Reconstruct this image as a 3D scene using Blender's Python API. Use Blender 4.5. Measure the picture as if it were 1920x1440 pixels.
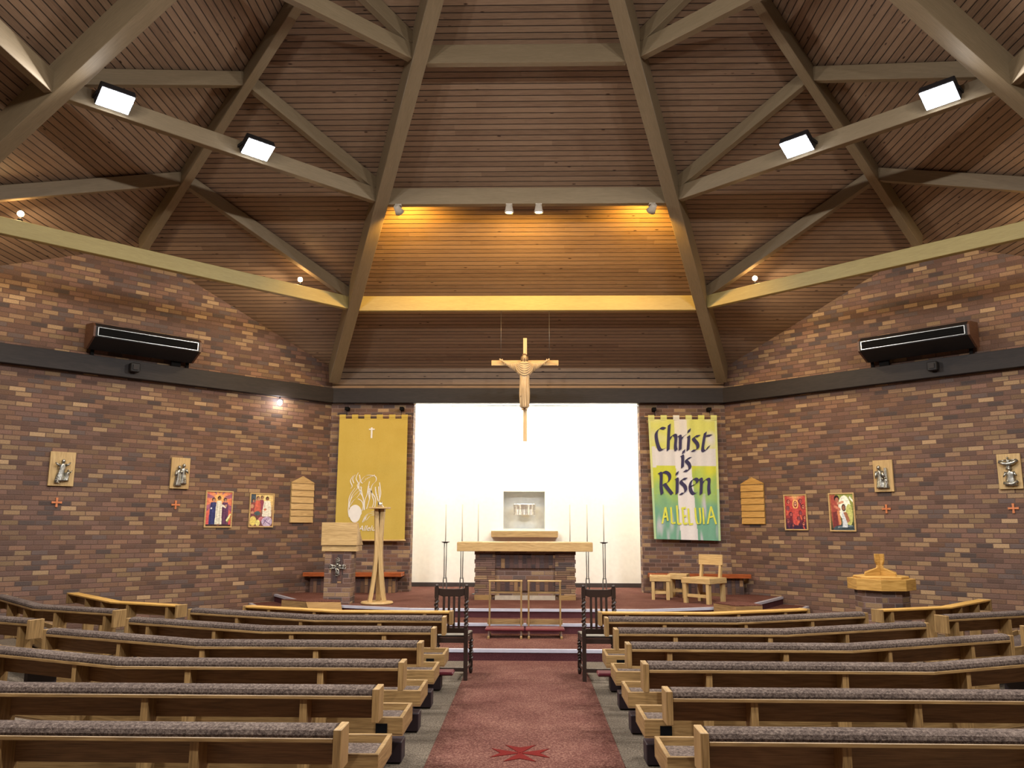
import bpy, bmesh, math, random
from mathutils import Vector, Matrix, noise
random.seed(7)
PI = math.pi
SC = bpy.context.scene
COL = SC.collection
for o in list(bpy.data.objects):
    bpy.data.objects.remove(o)

# ---------------------------------------------------------------- camera
cam = bpy.data.cameras.new('camera')
camo = bpy.data.objects.new('camera', cam); COL.objects.link(camo); SC.camera = camo
cam.sensor_width = 36.0; cam.lens = 1503.0 / 1920.0 * 36.0; cam.clip_start = 0.05; cam.clip_end = 100
_p, _y, _r = math.radians(10.06), math.radians(1.23), math.radians(0.19)
_f = Vector((-math.sin(_y) * math.cos(_p), math.cos(_y) * math.cos(_p), math.sin(_p)))
_rt = _f.cross(Vector((0, 0, 1))).normalized(); _u = _rt.cross(_f)
_r2 = _rt * math.cos(_r) + _u * math.sin(_r); _u2 = -_rt * math.sin(_r) + _u * math.cos(_r)
camo.matrix_world = Matrix(((_r2.x, _u2.x, -_f.x, 0.038), (_r2.y, _u2.y, -_f.y, 0), (_r2.z, _u2.z, -_f.z, 1.65), (0, 0, 0, 1)))

# ---------------------------------------------------------------- world, exposure, big lights
w = bpy.data.worlds.new('world'); SC.world = w; w.use_nodes = True
w.node_tree.nodes['Background'].inputs[0].default_value = (0.5, 0.55, 0.6, 1)
w.node_tree.nodes['Background'].inputs[1].default_value = 0.3
SC.view_settings.view_transform = 'Standard'; SC.view_settings.look = 'None'
SC.view_settings.gamma = 1.0; SC.view_settings.exposure = -0.12
try: SC.view_settings.use_curve_mapping = False
except Exception: pass

FLOOD_W, SPOT_W, SKY_E, WARM_W = 290.0, 190.0, 20.0, 50.0

def lamp(name, kind, loc, power, color=(1, 1, 1), target=None, size=0.2, parent=None, spot=2.4, blend=0.6, size_y=None):
    d = bpy.data.lights.new(name, kind); d.energy = power; d.color = color
    if kind == 'AREA':
        d.shape = 'RECTANGLE'; d.size = size; d.size_y = size_y or size
    else:
        d.shadow_soft_size = size
    if kind == 'SPOT':
        d.spot_size = spot; d.spot_blend = blend
    o = bpy.data.objects.new(name, d); COL.objects.link(o); o.location = loc
    if target is not None:
        o.rotation_euler = (Vector(target) - Vector(loc)).to_track_quat('-Z', 'Y').to_euler()
    if parent is not None:
        o.parent = parent; o.location = Vector(loc) - parent.location
    return o

# ---------------------------------------------------------------- room numbers (metres)
FY, A, YC, ZC, ZA, DL = 15.75, 3.9, 6.30, 4.75, 10.165, 0.46
H = FY - YC
APEX = Vector((0, YC, ZA))
ZB0, ZB1 = 4.045, 4.34        # dark perimeter beam
PLAT = 0.41
S2 = math.sqrt(0.5)

# ---------------------------------------------------------------- colours
def lin(c):
    def f(v):
        v /= 255.0
        return v / 12.92 if v <= 0.04045 else ((v + 0.055) / 1.055) ** 2.4
    return tuple(f(v) for v in c)
def lin4(c): return lin(c) + (1.0,)

# ---------------------------------------------------------------- materials
def new_mat(name):
    m = bpy.data.materials.new(name); m.use_nodes = True
    nt = m.node_tree; b = nt.nodes['Principled BSDF']
    return m, nt, b
def N(nt, t, **kw):
    n = nt.nodes.new(t)
    for k, v in kw.items():
        setattr(n, k, v)
    return n
def L(nt, a, b): nt.links.new(a, b)
def mth(nt, op, a, b=None, c=None):
    n = nt.nodes.new('ShaderNodeMath'); n.operation = op
    for i, v in enumerate((a, b, c)):
        if v is None: continue
        if isinstance(v, (int, float)): n.inputs[i].default_value = v
        else: nt.links.new(v, n.inputs[i])
    return n.outputs[0]
def ramp(nt, fac, stops, interp='LINEAR'):
    r = nt.nodes.new('ShaderNodeValToRGB'); r.color_ramp.interpolation = interp
    el = r.color_ramp.elements
    while len(el) < len(stops): el.new(0.5)
    for e, (p, c) in zip(el, stops):
        e.position = p; e.color = c if len(c) == 4 else tuple(c) + (1,)
    nt.links.new(fac, r.inputs[0]); return r.outputs[0]
def mixc(nt, fac, a, b, mode='MIX'):
    n = nt.nodes.new('ShaderNodeMix'); n.data_type = 'RGBA'; n.blend_type = mode
    for i, v in ((0, fac), (6, a), (7, b)):
        if isinstance(v, (int, float)): n.inputs[i].default_value = v
        elif isinstance(v, tuple): n.inputs[i].default_value = v
        else: nt.links.new(v, n.inputs[i])
    return n.outputs[2]
def plain(name, col, rough=0.6, metal=0.0, spec=0.5, var=0.12, vs=12.0):
    m, nt, b = new_mat(name)
    tc = N(nt, 'ShaderNodeTexCoord'); ns = N(nt, 'ShaderNodeTexNoise'); ns.inputs['Scale'].default_value = vs; ns.inputs['Detail'].default_value = 3
    L(nt, tc.outputs['Object'], ns.inputs['Vector'])
    c = lin(col); lo = tuple(v * (1 - var) for v in c) + (1,); hi = tuple(min(1, v * (1 + var)) for v in c) + (1,)
    L(nt, ramp(nt, ns.outputs['Fac'], [(0.3, lo), (0.7, hi)]), b.inputs['Base Color'])
    b.inputs['Roughness'].default_value = rough; b.inputs['Metallic'].default_value = metal
    b.inputs['Specular IOR Level'].default_value = spec
    return m
def emis(name, col, strength):
    m, nt, b = new_mat(name)
    b.inputs['Base Color'].default_value = lin4(col)
    b.inputs['Emission Color'].default_value = lin4(col); b.inputs['Emission Strength'].default_value = strength
    return m
def uvsep(nt):
    uv = N(nt, 'ShaderNodeUVMap'); s = N(nt, 'ShaderNodeSeparateXYZ'); L(nt, uv.outputs[0], s.inputs[0])
    return uv, s.outputs[0], s.outputs[1]
def comb(nt, x, y, z=0.0):
    c = N(nt, 'ShaderNodeCombineXYZ')
    for i, v in enumerate((x, y, z)):
        if isinstance(v, (int, float)): c.inputs[i].default_value = v
        else: L(nt, v, c.inputs[i])
    return c.outputs[0]

def wood(name, c0, c1, c2, grain='u', rough=0.45, scale=1.0, spec=0.4, ring=0.05):
    """long-grain wood: uv in metres, grain along u or v"""
    m, nt, b = new_mat(name)
    uv, u, v = uvsep(nt)
    if grain == 'v': u, v = v, u
    oi = N(nt, 'ShaderNodeObjectInfo')
    off = mth(nt, 'MULTIPLY', oi.outputs['Random'], 37.0)
    n0 = N(nt, 'ShaderNodeTexNoise'); n0.inputs['Scale'].default_value = 1.0; n0.inputs['Detail'].default_value = 2
    L(nt, comb(nt, mth(nt, 'MULTIPLY', u, 1.3), mth(nt, 'MULTIPLY', v, 9.0), off), n0.inputs['Vector'])
    # cathedral rings
    wv = mth(nt, 'SINE', mth(nt, 'MULTIPLY', mth(nt, 'ADD', mth(nt, 'MULTIPLY', v, 22.0 * scale), mth(nt, 'MULTIPLY', n0.outputs['Fac'], 6.5)), 6.28))
    n1 = N(nt, 'ShaderNodeTexNoise'); n1.inputs['Scale'].default_value = 1.0; n1.inputs['Detail'].default_value = 5; n1.inputs['Roughness'].default_value = 0.65
    L(nt, comb(nt, mth(nt, 'MULTIPLY', u, 7.0), mth(nt, 'MULTIPLY', v, 210.0), off), n1.inputs['Vector'])
    f = mth(nt, 'ADD', mth(nt, 'MULTIPLY', n1.outputs['Fac'], 0.75), mth(nt, 'MULTIPLY', wv, ring))
    f = mth(nt, 'ADD', f, mth(nt, 'MULTIPLY', mth(nt, 'SUBTRACT', n0.outputs['Fac'], 0.5), 0.2))
    col = ramp(nt, f, [(0.2, lin4(c0)), (0.42, lin4(c1)), (0.62, lin4(c2))])
    L(nt, col, b.inputs['Base Color'])
    b.inputs['Roughness'].default_value = rough; b.inputs['Specular IOR Level'].default_value = spec
    bp = N(nt, 'ShaderNodeBump'); bp.inputs['Strength'].default_value = 0.12; bp.inputs['Distance'].default_value = 0.004
    L(nt, n1.outputs['Fac'], bp.inputs['Height']); L(nt, bp.outputs[0], b.inputs['Normal'])
    return m

def brick(name, palette, mortar, bl=0.226, bh=0.0745, seed=0.0, gap=0.0052, soldier=False):
    m, nt, b = new_mat(name)
    uv, u, v = uvsep(nt)
    if soldier: u, v = v, u
    vr = mth(nt, 'DIVIDE', v, bh); row = mth(nt, 'FLOOR', vr); fv = mth(nt, 'FRACT', vr)
    shift = mth(nt, 'MULTIPLY', mth(nt, 'MODULO', mth(nt, 'ABSOLUTE', row), 2.0), 0.5)
    wr = N(nt, 'ShaderNodeTexWhiteNoise'); wr.noise_dimensions = '2D'; L(nt, comb(nt, row, seed + 3.1), wr.inputs['Vector'])
    ur = mth(nt, 'ADD', mth(nt, 'DIVIDE', u, bl), mth(nt, 'ADD', shift, mth(nt, 'MULTIPLY', wr.outputs['Value'], 0.22)))
    colm = mth(nt, 'FLOOR', ur); fu = mth(nt, 'FRACT', ur)
    wn = N(nt, 'ShaderNodeTexWhiteNoise'); wn.noise_dimensions = '3D'
    L(nt, comb(nt, colm, row, seed), wn.inputs['Vector'])
    stops = []; acc = 0.0
    for frac, c in palette:
        stops.append((acc, lin4(c))); acc += frac
    bc = ramp(nt, wn.outputs['Value'], stops, 'CONSTANT')
    wn2 = N(nt, 'ShaderNodeTexWhiteNoise'); wn2.noise_dimensions = '3D'
    L(nt, comb(nt, colm, row, seed + 7.7), wn2.inputs['Vector'])
    hsv = N(nt, 'ShaderNodeHueSaturation'); L(nt, bc, hsv.inputs['Color'])
    L(nt, mth(nt, 'ADD', mth(nt, 'MULTIPLY', wn2.outputs['Value'], 0.6), 0.7), hsv.inputs['Value'])
    ns = N(nt, 'ShaderNodeTexNoise'); ns.inputs['Scale'].default_value = 60; ns.inputs['Detail'].default_value = 4
    L(nt, comb(nt, u, mth(nt, 'MULTIPLY', v, 2.2), seed), ns.inputs['Vector'])
    spk = mixc(nt, 0.55, hsv.outputs[0], ramp(nt, ns.outputs['Fac'], [(0.3, (0.35, 0.33, 0.33, 1)), (0.68, (1.25, 1.2, 1.15, 1))]), 'MULTIPLY')
    gu, gv = gap / bl, gap / bh
    dv = mth(nt, 'MINIMUM', fv, mth(nt, 'SUBTRACT', 1.0, fv)); du = mth(nt, 'MINIMUM', fu, mth(nt, 'SUBTRACT', 1.0, fu))
    mv = N(nt, 'ShaderNodeMapRange'); mv.inputs[1].default_value = gv * 0.7; mv.inputs[2].default_value = gv * 1.7; L(nt, dv, mv.inputs[0])
    mu = N(nt, 'ShaderNodeMapRange'); mu.inputs[1].default_value = gu * 0.7; mu.inputs[2].default_value = gu * 1.7; L(nt, du, mu.inputs[0])
    mask = mth(nt, 'MULTIPLY', mv.outputs[0], mu.outputs[0])
    L(nt, mixc(nt, mask, lin4(mortar), spk), b.inputs['Base Color'])
    b.inputs['Roughness'].default_value = 0.75; b.inputs['Specular IOR Level'].default_value = 0.3
    hgt = mth(nt, 'ADD', mask, mth(nt, 'MULTIPLY', ns.outputs['Fac'], 0.4))
    bp = N(nt, 'ShaderNodeBump'); bp.inputs['Strength'].default_value = 0.6; bp.inputs['Distance'].default_value = 0.008
    L(nt, hgt, bp.inputs['Height']); L(nt, bp.outputs[0], b.inputs['Normal'])
    return m

def boards(name, c0, c1, c2, bw=0.092, seed=0.0, groove=(30, 20, 16), axis='v', length=3.1, rough=0.55):
    m, nt, b = new_mat(name)
    uv, u, v = uvsep(nt)
    if axis == 'u': u, v = v, u
    vr = mth(nt, 'DIVIDE', v, bw); row = mth(nt, 'FLOOR', vr); fv = mth(nt, 'FRACT', vr)
    wr = N(nt, 'ShaderNodeTexWhiteNoise'); wr.noise_dimensions = '2D'; L(nt, comb(nt, row, seed), wr.inputs['Vector'])
    ur = mth(nt, 'ADD', mth(nt, 'DIVIDE', u, length), mth(nt, 'MULTIPLY', wr.outputs['Value'], 5.0)); cm = mth(nt, 'FLOOR', ur)
    wn = N(nt, 'ShaderNodeTexWhiteNoise'); wn.noise_dimensions = '3D'; L(nt, comb(nt, row, cm, seed + 1.3), wn.inputs['Vector'])
    g = N(nt, 'ShaderNodeTexNoise'); g.inputs['Scale'].default_value = 1; g.inputs['Detail'].default_value = 5; g.inputs['Roughness'].default_value = 0.6
    L(nt, comb(nt, mth(nt, 'MULTIPLY', u, 5.0), mth(nt, 'MULTIPLY', v, 120.0), mth(nt, 'MULTIPLY', wn.outputs['Value'], 20)), g.inputs['Vector'])
    f = mth(nt, 'ADD', mth(nt, 'MULTIPLY', g.outputs['Fac'], 0.8), mth(nt, 'MULTIPLY', mth(nt, 'SUBTRACT', wn.outputs['Value'], 0.5), 0.24))
    c = ramp(nt, f, [(0.15, lin4(c0)), (0.42, lin4(c1)), (0.72, lin4(c2))])
    kn = N(nt, 'ShaderNodeTexVoronoi'); kn.inputs['Scale'].default_value = 1.0
    L(nt, comb(nt, mth(nt, 'MULTIPLY', u, 2.6), mth(nt, 'MULTIPLY', v, 8.0), seed), kn.inputs['Vector'])
    km = N(nt, 'ShaderNodeMapRange'); km.inputs[1].default_value = 0.05; km.inputs[2].default_value = 0.10; L(nt, kn.outputs['Distance'], km.inputs[0])
    c = mixc(nt, km.outputs[0], lin4((52, 32, 22)), c)
    dv = mth(nt, 'MINIMUM', fv, mth(nt, 'SUBTRACT', 1.0, fv))
    mv = N(nt, 'ShaderNodeMapRange'); mv.inputs[1].default_value = 0.035; mv.inputs[2].default_value = 0.085; L(nt, dv, mv.inputs[0])
    L(nt, mixc(nt, mv.outputs[0], lin4(groove), c), b.inputs['Base Color'])
    b.inputs['Roughness'].default_value = rough; b.inputs['Specular IOR Level'].default_value = 0.35
    bp = N(nt, 'ShaderNodeBump'); bp.inputs['Strength'].default_value = 0.9; bp.inputs['Distance'].default_value = 0.012
    L(nt, mv.outputs[0], bp.inputs['Height']); L(nt, bp.outputs[0], b.inputs['Normal'])
    return m

def carpet(name, dark, mid, light, scale=170.0, mark=None, bump=0.5):
    m, nt, b = new_mat(name)
    tc = N(nt, 'ShaderNodeTexCoord')
    n1 = N(nt, 'ShaderNodeTexNoise'); n1.inputs['Scale'].default_value = scale; n1.inputs['Detail'].default_value = 3; n1.inputs['Roughness'].default_value = 0.8
    L(nt, tc.outputs['Object'], n1.inputs['Vector'])
    n2 = N(nt, 'ShaderNodeTexNoise'); n2.inputs['Scale'].default_value = 2.2; n2.inputs['Detail'].default_value = 3
    L(nt, tc.outputs['Object'], n2.inputs['Vector'])
    f = mth(nt, 'ADD', n1.outputs['Fac'], mth(nt, 'MULTIPLY', mth(nt, 'SUBTRACT', n2.outputs['Fac'], 0.5), 0.22))
    L(nt, ramp(nt, f, [(0.33, lin4(dark)), (0.5, lin4(mid)), (0.66, lin4(light))]), b.inputs['Base Color'])
    b.inputs['Roughness'].default_value = 0.95; b.inputs['Specular IOR Level'].default_value = 0.1
    bp = N(nt, 'ShaderNodeBump'); bp.inputs['Strength'].default_value = bump; bp.inputs['Distance'].default_value = 0.006
    L(nt, n1.outputs['Fac'], bp.inputs['Height']); L(nt, bp.outputs[0], b.inputs['Normal'])
    return m

def vcol(name, rough=0.7, weave=False, spec=0.3):
    m, nt, b = new_mat(name)
    a = N(nt, 'ShaderNodeVertexColor'); a.layer_name = 'Col'
    L(nt, a.outputs['Color'], b.inputs['Base Color'])
    b.inputs['Roughness'].default_value = rough; b.inputs['Specular IOR Level'].default_value = spec
    return m

PAL = [(0.22, (114, 87, 76)), (0.20, (104, 81, 72)), (0.16, (122, 93, 76)), (0.13, (93, 79, 75)), (0.13, (132, 106, 84)), (0.10, (144, 118, 90)), (0.06, (158, 132, 102))]
M = {
 'brick': brick('brick_wall', PAL, (98, 76, 66)),
 'brick_f': brick('brick_front', PAL, (128, 106, 98), seed=11.0),
 'brick_s': brick('brick_soldier', [(0.4, (92, 68, 62)), (0.3, (76, 62, 62)), (0.2, (112, 84, 66)), (0.1, (140, 108, 76))], (80, 64, 58), seed=5.0, soldier=True),
 'ceil': boards('pine_boards', (110, 86, 68), (137, 111, 89), (158, 131, 106), groove=(60, 48, 40)),
 'fascia': boards('pale_boards', (104, 84, 66), (136, 110, 86), (160, 132, 104), bw=0.13, seed=4),
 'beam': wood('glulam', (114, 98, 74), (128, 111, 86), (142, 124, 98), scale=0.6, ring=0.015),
 'beam_lit': wood('glulam_yellow_lit', (156, 138, 86), (174, 156, 100), (188, 170, 112), scale=0.6, ring=0.015),  # glulam copy with the spotlights' yellow light put into its colour
 'darkbeam': wood('stained_beam', (30, 25, 25), (40, 34, 33), (50, 43, 41), rough=0.5, spec=0.25),
 'oak': wood('oak', (110, 84, 52), (152, 120, 76), (178, 147, 100)),
 'oak_v': wood('oak_upright', (110, 84, 52), (152, 120, 76), (178, 147, 100), grain='v'),
 'oak_p': wood('pale_oak', (158, 128, 82), (196, 164, 112), (214, 184, 136)),
 'oak_pv': wood('pale_oak_upright', (158, 128, 82), (190, 160, 110), (210, 180, 130), grain='v'),
 'oak_g': wood('golden_oak', (150, 108, 46), (190, 146, 76), (212, 170, 100)),
 'red': wood('mahogany_seat', (110, 52, 26), (160, 84, 44), (188, 108, 62), rough=0.3),
 'oak_d': wood('dark_oak', (104, 78, 52), (138, 106, 72), (160, 128, 90)),  # slightly darker oak for pew back panels and seat boards
 'jac': plain('dark_stained_oak', (46, 33, 28), 0.35),
 'black': plain('black_paint', (10, 10, 11), 0.7, spec=0.1),
 'char': plain('charcoal_metal', (28, 26, 27), 0.5, 0.1, spec=0.3),
 'cheek': wood('walnut_cheek', (66, 42, 30), (92, 62, 46), (110, 78, 58)),
 'vinyl': plain('burgundy_vinyl', (96, 34, 44), 0.35),
 'plum': plain('dark_plum_vinyl', (38, 24, 30), 0.5),
 'steel': plain('brushed_steel', (190, 190, 188), 0.3, 1.0),
 'wire': plain('dull_wire', (120, 120, 118), 0.4, 0.8),
 'silver': plain('antique_silver', (170, 168, 160), 0.32, 0.9, var=0.5, vs=35), 'bright': plain('polished_silver', (225, 222, 215), 0.3, 0.8, var=0.2, vs=35),
 'nosing': plain('vinyl_nosing', (186, 186, 200), 0.25, 0.0, 0.9, var=0.05),
 'riser': carpet('riser_carpet', (56, 30, 36), (78, 44, 48), (98, 60, 62)),
 'redc': carpet('red_carpet', (64, 34, 29), (90, 55, 47), (130, 94, 80), scale=75),
 'greyc': carpet('grey_carpet', (62, 54, 46), (98, 87, 75), (136, 122, 106), scale=75),
 'padc': carpet('brown_tweed', (54, 44, 40), (86, 73, 66), (118, 103, 93), scale=70, bump=0.9),
 'emblem': carpet('dark_red_inlay', (72, 14, 12), (96, 24, 20), (112, 34, 28)),
 'white': plain('white_plaster', (240, 238, 230), 0.7, var=0.03),
 'niche': plain('pale_grey_render', (226, 230, 230), 0.7, var=0.05),
 'skirt': plain('dark_skirting', (60, 52, 50), 0.5),
 'wax': plain('white_wax', (236, 232, 218), 0.4, var=0.02),
 'cream': plain('carved_limewood', (186, 162, 126), 0.55, var=0.06),
 'hair': plain('carved_hair', (104, 80, 54), 0.6),
 'limewood': wood('lime_wood', (186, 156, 112), (206, 178, 134), (222, 196, 154), grain='v'),
 'yellow': carpet('yellow_felt', (182, 156, 72), (196, 170, 84), (208, 184, 100), scale=220, bump=0.2),
 'whitefelt': plain('white_felt', (232, 230, 226), 0.8, var=0.03),
 'navy': plain('navy_felt', (52, 48, 84), 0.8, var=0.1),
 'yletter': plain('yellow_green_felt', (214, 218, 84), 0.8, var=0.06),
 'paint': vcol('painted_surface'),
 'print': vcol('glossy_print', 0.35),
 'flood': emis('floodlight_glass', (235, 243, 255), 60.0),
 'warm': emis('warm_bulb', (255, 214, 150), 60.0),
 'lens': emis('spot_lens', (250, 240, 215), 8.0),
 'sky': emis('skylight_glow', (255, 253, 244), SKY_E),
 'copper': plain('copper_wood', (196, 118, 72), 0.4),
 'stone': plain('pale_stone', (168, 156, 140), 0.7),
}
M['sky'].name = 'skylight_pane'

# ---------------------------------------------------------------- mesh builder
class MB:
    def __init__(s): s.v = []; s.f = []; s.uv = {}; s.smooth = set()
    def add(s, vs, fs, uvs=None, smooth=False):
        b = len(s.v); s.v += [Vector(p) for p in vs]
        for i, f in enumerate(fs):
            if smooth: s.smooth.add(len(s.f))
            if uvs: s.uv[len(s.f)] = uvs[i]
            s.f.append(tuple(b + k for k in f))
        return s
    def box(s, x0, x1, y0, y1, z0, z1):
        return s.add([(x0,y0,z0),(x1,y0,z0),(x1,y1,z0),(x0,y1,z0),(x0,y0,z1),(x1,y0,z1),(x1,y1,z1),(x0,y1,z1)],
                     [(0,3,2,1),(4,5,6,7),(0,1,5,4),(1,2,6,5),(2,3,7,6),(3,0,4,7)])
    def obox(s, p0, p1, wid, hgt, up=(0, 0, 1), off=(0, 0)):
        """bar from p0 to p1, wid across, hgt along up; off shifts the section (across, up)"""
        p0, p1 = Vector(p0), Vector(p1); d = (p1 - p0); ln = d.length; d.normalize(); up = Vector(up)
        a = d.cross(up).normalized(); u = a.cross(d).normalized()
        vs = []
        for p in (p0, p1):
            for (i, j) in ((-1,-1),(1,-1),(1,1),(-1,1)):
                vs.append(p + a * (off[0] + i * wid / 2) + u * (off[1] + j * hgt / 2))
        fs = [(0,3,2,1),(4,5,6,7),(0,1,5,4),(1,2,6,5),(2,3,7,6),(3,0,4,7)]
        W = [(0,0),(wid,0),(wid,hgt),(0,hgt)]
        uvs = [[W[0],W[3],W[2],W[1]], W[:]]
        for k, ww in enumerate((wid, hgt, wid, hgt)):
            o = k * 0.37
            uvs.append([(0,o),(0,o+ww),(ln,o+ww),(ln,o)])
        return s.add(vs, fs, uvs)
    def prism(s, pts, d):
        """closed outline pts (3-D), extruded by vector d"""
        n = len(pts); d = Vector(d); P = [Vector(p) for p in pts]
        nn = Vector((0,0,0))
        for i in range(n): nn += P[i].cross(P[(i + 1) % n])
        if nn.dot(d) > 0: P.reverse()
        return s.add(P + [p + d for p in P], [tuple(range(n)), tuple(range(2*n-1, n-1, -1))] + [(i, n + i, n + (i+1) % n, (i+1) % n)[::1] for i in range(n)])
    def loft(s, rings, cap=True, smooth=True):
        n = len(rings[0]); vs = [p for r in rings for p in r]; fs = []
        for k in range(len(rings) - 1):
            for i in range(n):
                j = (i + 1) % n
                fs.append((k*n+i, k*n+j, (k+1)*n+j, (k+1)*n+i))
        s.add(vs, fs, smooth=smooth)
        if cap:
            b = len(s.v) - len(vs)
            s.f.append(tuple(b + i for i in range(n))[::-1]); s.f.append(tuple(b + (len(rings)-1)*n + i for i in range(n)))
        return s
    def lathe(s, c, prof, n=24, smooth=True, phase=0.0):
        c = Vector(c)
        return s.loft([[c + Vector((r*math.cos(phase+2*PI*i/n), r*math.sin(phase+2*PI*i/n), z)) for i in range(n)] for r, z in prof], smooth=smooth)
    def tube(s, pts, rad, n=8, smooth=True):
        pts = [Vector(p) for p in pts]; rings = []; ref = Vector((0.13, 0.31, 0.94))
        for i, p in enumerate(pts):
            d = (pts[min(i+1, len(pts)-1)] - pts[max(i-1, 0)]).normalized()
            if abs(d.dot(ref)) > 0.97: ref = Vector((0.9, 0.3, 0.1))
            a = d.cross(ref).normalized(); b = d.cross(a).normalized()
            r = rad[i] if isinstance(rad, (list, tuple)) else rad
            rings.append([p + a*r*math.cos(2*PI*k/n) + b*r*math.sin(2*PI*k/n) for k in range(n)])
        return s.loft(rings, smooth=smooth)
    def ball(s, c, r, n=12, m=8):
        c = Vector(c); r = r if isinstance(r, (tuple, list)) else (r, r, r); rings = []
        for i in range(m + 1):
            t = -PI/2 + PI * (i + 0.001) / (m + 0.002)
            rings.append([c + Vector((r[0]*math.cos(t)*math.cos(2*PI*k/n), r[1]*math.cos(t)*math.sin(2*PI*k/n), r[2]*math.sin(t))) for k in range(n)])
        return s.loft(rings)
    def sweep(s, poly, prof, side=1):
        """profile [(n,z)] swept along a horizontal polyline with mitred corners; n is measured to the forward side"""
        P = [Vector((p[0], p[1])) for p in poly]; rings = []; us = []; acc = 0.0
        for i, p in enumerate(P):
            dirs = []
            if i > 0: dirs.append((p - P[i-1]).normalized())
            if i < len(P)-1: dirs.append((P[i+1] - p).normalized())
            nor = [Vector((d.y, -d.x)) * side for d in dirs]
            nn = nor[0] if len(nor) == 1 else (nor[0] + nor[1]).normalized() / max(0.3, (nor[0] + nor[1]).normalized().dot(nor[0]))
            if i > 0: acc += (p - P[i-1]).length
            us.append(acc)
            rings.append([Vector((p.x + nn.x*a, p.y + nn.y*a, z)) for a, z in prof])
        n = len(prof); per = [0.0]
        for k in range(n):
            a, b = prof[k], prof[(k+1) % n]; per.append(per[-1] + math.hypot(a[0]-b[0], a[1]-b[1]))
        vs = [p for r in rings for p in r]; fs = []; uvs = []
        for k in range(len(rings)-1):
            for i in range(n):
                j = (i+1) % n
                fs.append((k*n+i, k*n+j, (k+1)*n+j, (k+1)*n+i))
                uvs.append([(us[k], per[i]), (us[k], per[i+1]), (us[k+1], per[i+1]), (us[k+1], per[i])])
        s.add(vs, fs, uvs)
        b = len(s.v) - len(vs); s.f.append(tuple(b+i for i in range(n))[::-1]); s.f.append(tuple(b+(len(rings)-1)*n+i for i in range(n)))
        return s
    def build(s, name, mat, parent=None, world=False, bevel=0.0, cols=None, fix=True, subsurf=0):
        me = bpy.data.meshes.new(name)
        off = parent.matrix_basis.translation if (world and parent) else Vector((0,0,0))
        if world and parent and parent.parent: off = off + parent.parent.matrix_basis.translation
        me.from_pydata([tuple(v - off) for v in s.v], [], s.f)
        me.materials.append(M[mat] if isinstance(mat, str) else mat)
        if fix:
            bm = bmesh.new(); bm.from_mesh(me); bmesh.ops.recalc_face_normals(bm, faces=bm.faces); bm.to_mesh(me); bm.free()
        uvl = me.uv_layers.new(name='UVMap')
        for p in me.polygons:
            if p.index in s.smooth: p.use_smooth = True
            nrm = p.normal
            if p.index in s.uv:
                # winding may have been flipped: match by vertex
                m = {}
                for vi, uv in zip(s.f[p.index], s.uv[p.index]): m[vi] = uv
                for li in p.loop_indices: uvl.data[li].uv = m[me.loops[li].vertex_index]
            else:
                if abs(nrm.z) > 0.97: t, b_ = Vector((1,0,0)), Vector((0,1,0))
                else:
                    t = Vector((0,0,1)).cross(nrm).normalized(); b_ = nrm.cross(t)
                for li in p.loop_indices:
                    q = s.v[me.loops[li].vertex_index]; uvl.data[li].uv = (q.dot(t), q.dot(b_))
        if cols:
            ca = me.color_attributes.new('Col', 'FLOAT_COLOR', 'POINT')
            for i, c in enumerate(cols): ca.data[i].color = (c[0], c[1], c[2], 1)
        o = bpy.data.objects.new(name, me); COL.objects.link(o)
        if parent: o.parent = parent
        if bevel:
            md = o.modifiers.new('bevel', 'BEVEL'); md.width = bevel; md.segments = 1; md.limit_method = 'ANGLE'
        if subsurf:
            md = o.modifiers.new('sub', 'SUBSURF'); md.levels = subsurf; md.render_levels = subsurf
        return o

def tag(o, label, cat, group=None, kind=None):
    o['label'] = label; o['category'] = cat
    if group: o['group'] = group
    if kind: o['kind'] = kind
    return o
def thing(name, loc, label, cat, group=None, rz=0.0):
    e = bpy.data.objects.new(name, None); COL.objects.link(e); e.location = loc; e.rotation_euler = (0, 0, rz)
    e.empty_display_size = 0.1
    return tag(e, label, cat, group)
def B(*a): return MB().box(*a)
def dup(o, parent=None, **over):
    c = o.copy(); COL.objects.link(c); c.parent = parent
    for ch in o.children: dup(ch, c)
    return c

# ================================================================ THE SETTING
def ceil_z(x, y): return ZC + (ZA - ZC) * (1 - max(abs(x), abs(y - YC)) / H)
TRIM = [0]
def trim(mb, mat, label, cat='beam', group=None):
    TRIM[0] += 1
    o = mb.build('trim_%d' % TRIM[0], mat, bevel=0.006)
    return tag(o, label, cat, group, 'structure')

# floor
oct_ = [(-A, FY), (A, FY), (H, YC+A), (H, YC-A), (A, YC-H), (-A, YC-H), (-H, YC-A), (-H, YC+A)]
fl = MB().prism([(x, y, 0) for x, y in oct_], (0, 0, -0.2)).build('floor', 'greyc')
tag(fl, 'speckled grey carpet floor under the pews on both sides of the aisle', 'floor', kind='structure')
run = B(-0.69, 0.705, YC-H+0.2, 10.40, 0.001, 0.008).build('floor_aisle_runner', 'redc')
tag(run, 'long red carpet runner down the centre aisle to the altar steps', 'carpet', kind='structure')
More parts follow.
